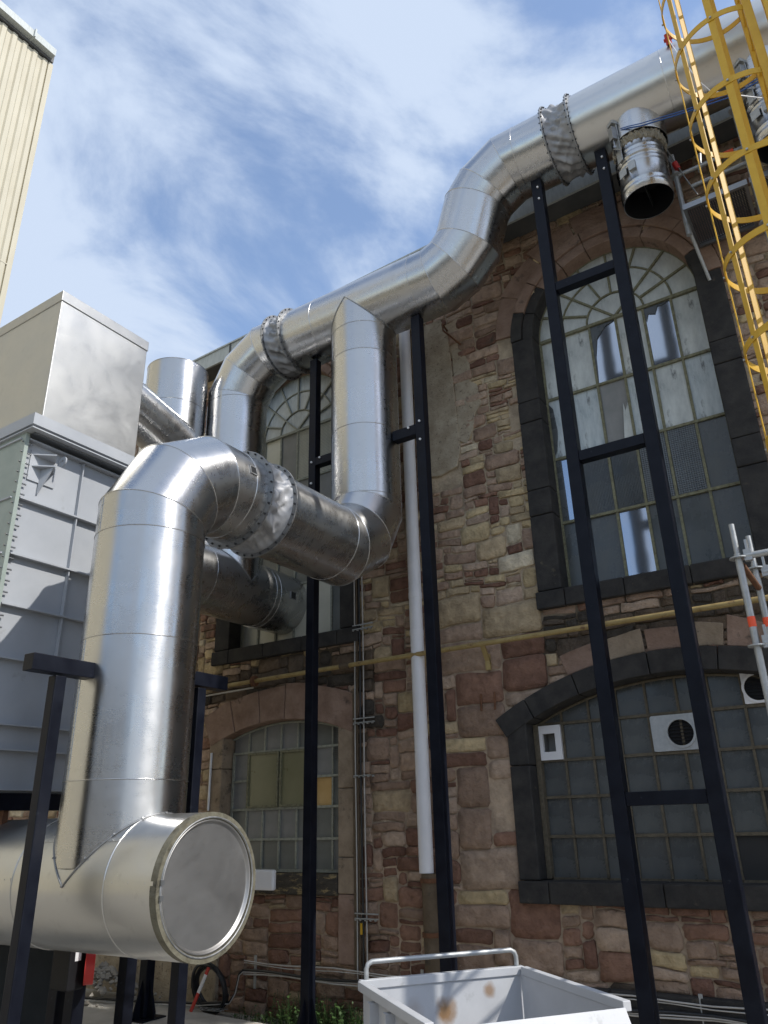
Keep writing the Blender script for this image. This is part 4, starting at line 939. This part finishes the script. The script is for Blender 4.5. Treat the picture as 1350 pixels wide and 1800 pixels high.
for o in (-.05, 0, .06): mb.beam((-8.45, 6.5+o, -.128), (-6.5, 6.82+o, -.128), .004, .004)
mb.build('wire_tray', M_GALV, ct)
# cable coil
mb = MB(); rc = random.Random(2); pp = []
for k in range(0, 24*11):
    t = 2*PI*k/24; r_ = .235-.003*(k/24)+.012*math.sin(k*.13)+rc.uniform(-.003, .003); o = .012*math.sin(t*.31+k/50)+(k/24)*.007
    pp.append((-6.77+r_*math.cos(t)*1.02, 6.86+o-.02-.1*math.sin(t)*.6, .05+r_*math.sin(t)+.012*math.cos(t*.7)))
mb.pipe(pp, .0125, 6); mb.build('cable_coil', M_CABLE, label='black coiled cable leaning against the foot of the stone wall', cat='cable coil')
bp = empty('marker_post', (-6.85, 6.72, GZ), 'leaning red and white striped marker post beside the cable coil', 'marker post')
pa, pb = V((-6.86, 6.70, GZ+.0)), V((-6.72, 6.80, GZ+.42)); cc = [M_RED, M_RED, M_WHITE, M_WHITE, M_RED]
for k in range(5): MB().beam(pa.lerp(pb, k/5+.001), pa.lerp(pb, (k+1)/5-.001), .036, .012, (0, 1, 0)).build('stripe_band', cc[k], bp)
MB().box(-6.62, -6.05+.0, 6.90, 6.93, 1.0, 1.0+.01).v
MB().box(-6.2, -5.655, 6.56, 6.62, 1.03, 1.225).build('junction_box', M_WHITE, label='white plastic box projecting behind the rim of the capped drum', cat='box', bevel=.02)
MB().box(-5.98, -5.92, 6.623, W-.04, 1.08, 1.18)
MB().tube((-7.14, 7.055, 1.83), (-7.14, 7.055, 2.50), .014, 10).build('short_conduit', M_WHITE, label='short white upright conduit on the wall left of the narrow window', cat='conduit')
mb = MB(); mb.pipe([(-3.52, 7.1, 7.33), (-3.50, 6.93, 7.32), (-3.49, 6.93, 7.22), (-3.38, 6.97, 7.08), (-3.34, 7.08, 7.04)], .012, 6); mb.build('rusty_hook', M_RUST, label='rusty bent iron hook sticking out of the wall under the S bend', cat='hook')
for x in (-3.39, -3.24):
    MB().tube((x, 7.05, 2.83), (x, 7.03, 2.66), .012, 8).build('rusty_pin', M_RUST, label='rusty iron pin in the wall below the ochre pipe, ' + ('left one of two' if x < -3.3 else 'right one of two'), cat='iron pin', group='rusty iron pins in the wall')
# low black box and red cover under the drum
bx = empty('control_box', (-5.15, 4.0, .5), 'black control box with a small white label under the drum beside a black leg', 'control box')
MB().box(-5.35, -5.16, 3.86, 3.995, .62, .90).build('case', M_BLKPLAST, bx, bevel=.01)
MB().box(-5.16, -5.157, 3.90, 3.95, .80, .86).build('label_plate', M_WHITE, bx)
MB().tube((-5.17, 4.0, .76), (-5.13, 4.05, .76), .12, 24).build('red_cover', M_RED, bx)
MB().box(-7.6, -5.86, 4.26, 4.30, GZ+.04, 1.5).build('steel_screen', M_DARKBLUE, label='dark blue steel screen standing below the filter housing', cat='screen')
# gravel heap
mb = MB(); rg = random.Random(9)
for k in range(420):
    a = rg.uniform(0, 2*PI); r_ = abs(rg.gauss(0, .32)); x, y = -8.35+r_*math.cos(a)*1.2, 6.75+r_*math.sin(a)*.5; h_ = max(0, .34-r_*.42); z = GZ+h_*rg.uniform(.75, 1); s_ = rg.uniform(.02, .06)
    if y > 7.0: continue
    vs = [(x+s_*rg.uniform(.6, 1.1)*dx_, y+s_*rg.uniform(.6, 1.1)*dy_, z+s_*rg.uniform(.5, .9)*dz_) for dx_, dy_, dz_ in ((1,0,0),(-1,0,0),(0,1,0),(0,-1,0),(0,0,1),(0,0,-1))]
    mb.add(vs, [(0,2,4),(2,1,4),(1,3,4),(3,0,4),(2,0,5),(1,2,5),(3,1,5),(0,3,5)])
mb.build('rubble_heap', M_GRAVEL, label='low heap of grey rubble against the wall seen under the drum', cat='rubble', kind='stuff')
# weeds
mb = MB(); rg = random.Random(4)
for k in range(520):
    x = rg.choice([rg.gauss(-5.55, .25), rg.gauss(-5.05, .28), rg.gauss(-4.5, .12), rg.uniform(-6.4, -4)]); y = rg.uniform(6.7, 7.03); h_ = rg.uniform(.05, .30)*(1 if x > -5.9 else .45)
    base = V((x, y, GZ-.06)); lean = V((rg.uniform(-.3, .3), rg.uniform(-.35, .1), 1)).normalized(); tip = base+lean*h_
    mb.beam(base, tip, .003, .003)
    for q in range(4):
        p = base.lerp(tip, .35+.65*q/3); d_ = V((rg.uniform(-1, 1), rg.uniform(-1, 1), rg.uniform(-.1, .6))).normalized(); sd_ = d_.cross(V((0, 0, 1))).normalized(); l_ = rg.uniform(.02, .05); w_ = l_*.35
        mb.add([p, p+d_*l_*.5+sd_*w_, p+d_*l_, p+d_*l_*.5-sd_*w_], [(0, 1, 2, 3)])
mb.build('weeds', M_LEAF, kind='stuff', label='green weeds growing along the foot of the wall', cat='weeds')

# ------------------------------------------------------------------ skip
k_ = (1.65-.8)/.55
C0 = V((-1.42*k_, 3.13*k_, 0)); U = V((-1.82*k_, 2.63*k_, 0))-C0; Lr = U.length; Un = U.normalized(); Vn = V((-Un.y, Un.x, 0)); 
Vr = V((-.90*k_, 2.68*k_, 0))-C0
if Vn.dot(Vr) < 0: Vn = -Vn
Wd = Vr.dot(Vn)
sk = empty('tipping_skip', (C0.x+Un.x*.5+Vn.x*.5, C0.y+Un.y*.5+Vn.y*.5, GZ), 'empty silver grey tipping skip with rust spots inside and a tubular rail', 'skip')
def SP(u, v, z): return C0+Un*u+Vn*v+V((0, 0, z))
zt, zb, Lx = .80, .05, Lr
def slab(pts4, th, name, parent=sk, mt=M_SKIP):
    a, b, c, d = [V(p) for p in pts4]; nr = (b-a).cross(d-a).normalized()*th
    return MB().add([a, b, c, d, a+nr, b+nr, c+nr, d+nr], [(0,1,2,3),(4,7,6,5),(0,4,5,1),(1,5,6,2),(2,6,7,3),(3,7,4,0)]).build(name, mt, parent, fixn=True)
slab([SP(0, 0, zb), SP(Lx, 0, zb), SP(Lx, 0, zt), SP(0, 0, zt)], .006, 'back_panel')
slab([SP(0, 0.01, zb), SP(0, Wd+.35, zb+.12), SP(0, Wd, zt), SP(0, 0.01, zt)], .006, 'side_panel')
slab([SP(Lx, 0.01, zb), SP(Lx, Wd+.35, zb+.12), SP(Lx, Wd, zt), SP(Lx, 0.01, zt)], .006, 'side_panel')
slab([SP(0, 0, zb), SP(Lx, 0, zb), SP(Lx, Wd+.35, zb+.12), SP(0, Wd+.35, zb+.12)], .006, 'floor_panel')
slab([SP(0.006, Wd-.0, zt), SP(Lx-.006, Wd, zt), SP(Lx-.006, Wd+.34, zb+.13), SP(0.006, Wd+.34, zb+.13)], .006, 'front_panel')
for a, b in ((SP(-.02, -.012, zt+.006), SP(Lx+.02, -.012, zt+.006)), (SP(-.012, .02, zt+.006), SP(-.012, Wd, zt+.006)), (SP(Lx+.018, .02, zt+.006), SP(Lx+.018, Wd, zt+.006))): MB().beam(a, b, .045, .045).build('rim', M_SKIP, sk, bevel=.004)
for u in (.25, .5, .75): MB().beam(SP(Lx+.03, Wd*u, zt-.03), SP(Lx+.03, Wd*u, zb), .05, .05, tuple(Un)).build('side_rib', M_SKIP, sk)
for u in (.15, Lx-.15): MB().beam(SP(u, .05, GZ+.08), SP(u, Wd, GZ+.08), .12, .15).build('runner', M_SKIP, sk)
rz = zt+.115
rp = [SP(.02, -.01, zt+.02), SP(.02, -.01, rz-.035), SP(.03, -.01, rz-.012), SP(.055, -.01, rz)]+[SP(Lx*q/8, -.01, rz) for q in range(1, 8)]+[SP(Lx-.055, -.01, rz), SP(Lx-.03, -.01, rz-.012), SP(Lx-.02, -.01, rz-.035), SP(Lx-.02, -.01, zt+.02)]
MB().pipe(rp, .014, 10).build('rail', M_GALV, sk)
rust_spots(M_SKIP, [(tuple(SP(.50*Lx, 0, zt-.17)), .085, .95), (tuple(SP(.22*Lx, 0, zt-.08)), .05, .8), (tuple(SP(.70*Lx, 0, zt-.14)), .07, .25)])

# ------------------------------------------------------------------ yellow caged ladder
yl = empty('caged_ladder', (.1, 4.77, GZ), 'yellow steel ladder with a hooped safety cage at the right edge', 'ladder')
lc = V((.114, 4.76, 0)); rL = .352
zs = [7.56+.643*2, 7.56+.643, 7.56, 6.93, 6.295, 5.655, 5.02, 4.36, 3.71, 3.07]
sx_ = .284; ysN, ysF = 4.47, 5.08
for y in (ysN, ysF): MB().box(sx_-.02+.02, sx_+.055, y-.035, y+.035, GZ, 9.6).build('stile', M_YELLOW, yl, bevel=.003)
z = .15
while z < 9.5: MB().tube((sx_+.03, ysN+.036, z), (sx_+.03, ysF-.036, z), .014, 8).build('rung', M_YELLOW, yl); z += .28
a_n = math.atan2(ysN-lc.y, sx_-lc.x); a_f = math.atan2(ysF-lc.y, sx_-lc.x)
for z in zs:
    n = 40; a0, a1 = a_f, a_n+2*PI; vs = []
    for k in range(n+1):
        a = a0+(a1-a0)*k/n
        for rr, zz in ((rL, -.025), (rL, .025), (rL+.006, .025), (rL+.006, -.025)): vs.append((lc.x+rr*math.cos(a), lc.y+rr*math.sin(a), z+zz))
    fs = [(k*4+q, k*4+(q+1)%4, k*4+4+(q+1)%4, k*4+4+q) for k in range(n) for q in range(4)]+[(3, 2, 1, 0), (n*4, n*4+1, n*4+2, n*4+3)]
    MB().add(vs, fs).build('hoop', M_YELLOW, yl, fixn=True)
for ad in (-96, -140, 178, 131, 88):
    a = R(ad); p = V((lc.x+(rL-.004)*math.cos(a), lc.y+(rL-.004)*math.sin(a), 0)); nr = V((math.cos(a), math.sin(a), 0))
    MB().beam(p+V((0, 0, 3.0)), p+V((0, 0, 9.0)), .045, .006, nr).build('strap', M_YELLOW, yl)
    mb = MB()
    for z in zs: q = p+nr*.008+V((0, 0, z)); mb.tube(q, q+nr*.014, .008, 6)
    mb.build('bolts', M_GALV, yl)
# yellow frame box next to ladder top
yb = empty('yellow_platform_leg', (.46, 4.42, GZ), 'broad yellow steel column beside the caged ladder at the top right corner', 'column')
MB().box(.40, .62, 4.30, 4.52, 7.02, 9.6).build('upper_column', M_YELLOW, yb, bevel=.004)
MB().box(.345, .40-.001, 4.36, 4.46, 7.04, 7.20).build('bracket', M_YELLOW, yb); MB().box(.40, .50, 4.36, 4.46, GZ, 7.019).build('lower_column', M_YELLOW, yb)

# ------------------------------------------------------------------ scaffolding
def rosette(parent, x, y, z): return MB().disc((x, y, z), (0, 0, 1), .0, .058, .009, 24).build('rosette', M_GALV, parent)
s1 = empty('scaffold_tower', (-.45, 5.9, GZ), 'galvanised scaffold standards with orange bands at the right edge before the windows', 'scaffold')
def standard(parent, x, y, zt_, z0_, spig=True, bands=(), r=.024, ros=()):
    mb = MB(); mb.tube((x, y, z0_), (x, y, zt_-.22 if spig else zt_), r, 16); o = mb.build('standard', M_GALV, parent)
    if spig: MB().tube((x, y, zt_-.219), (x, y, zt_), r*.8, 14).build('spigot', M_GALV, o)
    for z in bands: MB().tube((x, y, z-.035), (x, y, z+.035), r+.0012, 16).build('orange_band', M_ORNGTAPE, o)
    for z in ros: rosette(o, x, y, z)
    return o
SYa, SXa = 5.5, -.612; SYb, SXb = 6.05, -.575
standard(s1, SXa, SYa, 3.53, GZ, bands=(2.83,), ros=(3.28, 2.79-.12, 2.08))
standard(s1, SXb, SYb, 3.60, GZ, bands=(2.93,), ros=(3.34, 2.80))
MB().tube((SXa+.05, SYa, 3.285), (1.9, SYa, 3.30), .023, 14).build('ledger', M_GALV, s1)
MB().tube((SXb+.05, SYb, 3.30), (1.9, SYb, 3.31), .023, 14).build('ledger', M_GALV, s1)
MB().tube((SXa+.05, SYa, 2.68), (1.9, SYa, 2.69), .023, 14).build('ledger', M_GALV, s1)
MB().tube((SXa+.01, SYa+.05, 3.24), (SXb, SYb-.05, 3.18), .022, 12).build('ledger', M_RUST, s1)
for x, y, z in ((SXa+.07, SYa, 3.30), (SXb+.07, SYb, 3.32), (SXa+.07, SYa, 2.70)): 
    mb = MB(); mb.box(x-.03, x+.02, y-.02, y+.02, z-.05, z+.03); mb.box(x-.012, x+.004, y-.016, y+.016, z+.03, z+.10); mb.build('wedge_head', M_GALV, s1)
s2 = empty('scaffold_bay', (-.2, 6.6, 6.8), 'scaffold bay with perforated deck plates under the gutter behind the yellow ladder', 'scaffold')
standard(s2, -.555, 6.62, 8.0, 6.95, spig=False, r=.026, ros=(7.72,)); standard(s2, .10, 6.35, 8.5, 3.2, spig=False, r=.03, ros=(7.95, 7.35, 6.55))
MB().tube((-.53, 6.62, 7.72), (1.6, 6.62, 7.72), .022, 12).build('ledger', M_GALV, s2)
MB().tube((-.45, 6.72, 7.60), (1.6, 6.72, 7.62), .022, 12).build('ledger', M_GALV, s2)
MB().tube((-.33, 6.62, 7.66), (-.3, 6.66, 7.90), .02, 12).build('pin', M_GALV, s2)
for a, b in (((-.58, 6.55, 8.05), (-.45, 6.62, 7.55)), ((-.62, 6.55, 8.05), (-.52, 6.62, 7.72)), ((-.47, 6.6, 7.62), (-.40, 6.64, 7.40))): MB().beam(a, b, .012, .006).build('brace', M_GALV, s2)
MB().tube((.0, 6.61, 7.72), (-.12, 6.61, 7.719), .028, 14).build('red_sleeve', M_ORNGTAPE, s2)
MB().tube((-.52, 6.60, 7.78), (-.54, 6.58, 7.86), .03, 10).build('red_sleeve', M_RED, s2)
def deck(xa, xb, ya, yb_, z):
    dk = MB()
    for a in ((xa, xb, ya, ya+.03), (xa, xb, yb_-.03, yb_), (xa, xa+.03, ya+.03, yb_-.03), (xb-.03, xb, ya+.03, yb_-.03)): dk.box(a[0], a[1], a[2], a[3], z-.05, z+.01)
    o = dk.build('deck_frame', M_BOLT, s2)
    mb = MB(); p = .022; nx_, ny_ = int((xb-xa-.06)/p), int((yb_-ya-.06)/p)
    for i in range(nx_+1): x = xa+.03+i*p; mb.beam((x, ya+.03, z-.01), (x, yb_-.03, z-.01), .011, .003)
    for j in range(ny_+1): y = ya+.03+j*p; mb.beam((xa+.03, y, z-.0135), (xb-.03, y, z-.0135), .011, .003, (0, 0, 1))
    mb.build('perforated_sheet', M_BOLTD, o, kind='stuff')
deck(-.54, .04, 6.38, 7.04, 7.12); deck(.06, 1.0, 6.38, 7.04, 7.12)
MB().tube((-.50, 7.05, 6.66), (-.56, 6.70, 7.14), .018, 8).build('brace', M_GALV, s2)
# hoses and wires near ladder
mb = MB(); pp = [(-.90, 6.02, 8.02), (-.82, 5.98, 7.96), (-.7, 5.97, 7.90), (-.3, 5.96, 7.80), (.1, 5.95, 7.72), (.5, 5.9, 7.72), (1.2, 5.9, 7.75)]
mb.pipe(pp, .007, 6); mb.pipe([(p[0], p[1]-.02, p[2]+.012+.01*math.sin(p[0]*9)) for p in pp], .005, 6); mb.build('blue_hose', M_BLUE, label='thin blue air hoses strung from the left damper across the yellow ladder', cat='hose')
mb = MB(); mb.pipe([(-.29, 5.86, 8.70), (-.24, 5.6, 8.2), (-.2, 5.4, 7.85), (-.12, 5.3, 7.4), (-.05, 5.3, 7.22), (.05, 5.3, 7.12), (.16, 5.4, 7.12), (.3, 5.6, 7.2)], .005, 6); mb.build('white_cable', M_WHITE, label='thin white cable hanging from the red coupling behind the ladder cage', cat='cable')
rc_ = empty('red_coupling', (-.3, 5.9, 8.6), 'small red clamp coupling on the upper duct left of the ladder cage', 'coupling')
MB().tube((-.29, 5.90, 8.66), (-.29, 5.84, 8.74), .028, 12).build('body', M_RED, rc_); MB().tube((-.33, 5.87, 8.70), (-.25, 5.87, 8.70), .018, 10).build('nut', M_RED, rc_)

# ------------------------------------------------------------------ corrugated hall at the left
HXc, HYc, HZt = -14.0, 6.83, 19.6
hall = empty('corrugated_hall', (HXc-5, 0, GZ), 'tall hall clad in cream corrugated sheet at the upper left edge', 'building')
pit = .27; shw = pit*4
def sheet_mesh():
    mb = MB(); prof = []
    for k in range(4):
        y = k*pit; prof += [(0, y), (0, y+.10), (.035, y+.135), (.035, y+.235)]
    prof.append((0, shw)); z0_, z1_ = GZ, HZt; n = len(prof)
    vs = [(HXc+a, HYc-.12-shw+b, z) for z in (z0_, z1_) for a, b in prof]
    mb.add(vs, [(k, k+1, n+k+1, n+k) for k in range(n-1)]); return mb
sh0 = sheet_mesh().build('cladding_sheet', M_CREAM, hall)
for k in range(1, 20):
    c_ = sh0.copy(); COL.objects.link(c_); c_.location.y -= k*shw; WLOC[c_] = WLOC[sh0]
mb = MB(); mb.box(HXc-.0, HXc+.045, HYc-.12, HYc, GZ, HZt); mb.box(HXc-.12, HXc-.001, HYc-.05, HYc, GZ, HZt); mb.build('corner_flashing', M_CREAM, hall)
for z in (6.5, 13.2): MB().box(HXc+.036, HXc+.04, HYc-20*shw, HYc-.12, z, z+.03).build('lap_joint', M_CREAM, hall)
MB().box(HXc-10, HXc-.05, HYc-20*shw, HYc-.06, GZ, HZt-.05).build('wall', M_CREAM, hall)
MB().box(HXc+.06, HXc+.22, HYc-20*shw, HYc-.08, HZt+.12, HZt+.34).build('gutter', M_GUTTER, hall)
MB().box(HXc-10, HXc+.059, HYc-20*shw, HYc-.02, HZt+.05, HZt+.40).build('roof', M_ROOF, hall)
mb = MB()
for k in range(10): mb.box(HXc+.05, HXc+.28, HYc-.7-k*1.6, HYc-.66-k*1.6, HZt+.10, HZt+.36)
mb.build('gutter_bracket', M_GUTTER, hall)
# low works building behind the viewer (what the ducts mirror)
wb = empty('yard_building', (-4, -14, GZ), 'plain rendered works building across the yard behind the viewer', 'building')
MB().box(-22, 14, -17, -13, GZ, 5.2).build('wall', M_BACKWALL, wb); MB().box(-22.3, 14.3, -17.3, -12.7, 5.2, 5.5).build('roof', M_ROOF, wb)
for k in range(9):
    x = -20+k*3.8; w_ = MB().box(x, x+1.9, -13.0+.005, -12.96, 1.2, 3.6).build('window', M_BARG, wb); MB().box(x+.08, x+1.82, -12.96, -12.95, 1.28, 3.52).build('pane', M_DARKB, w_)
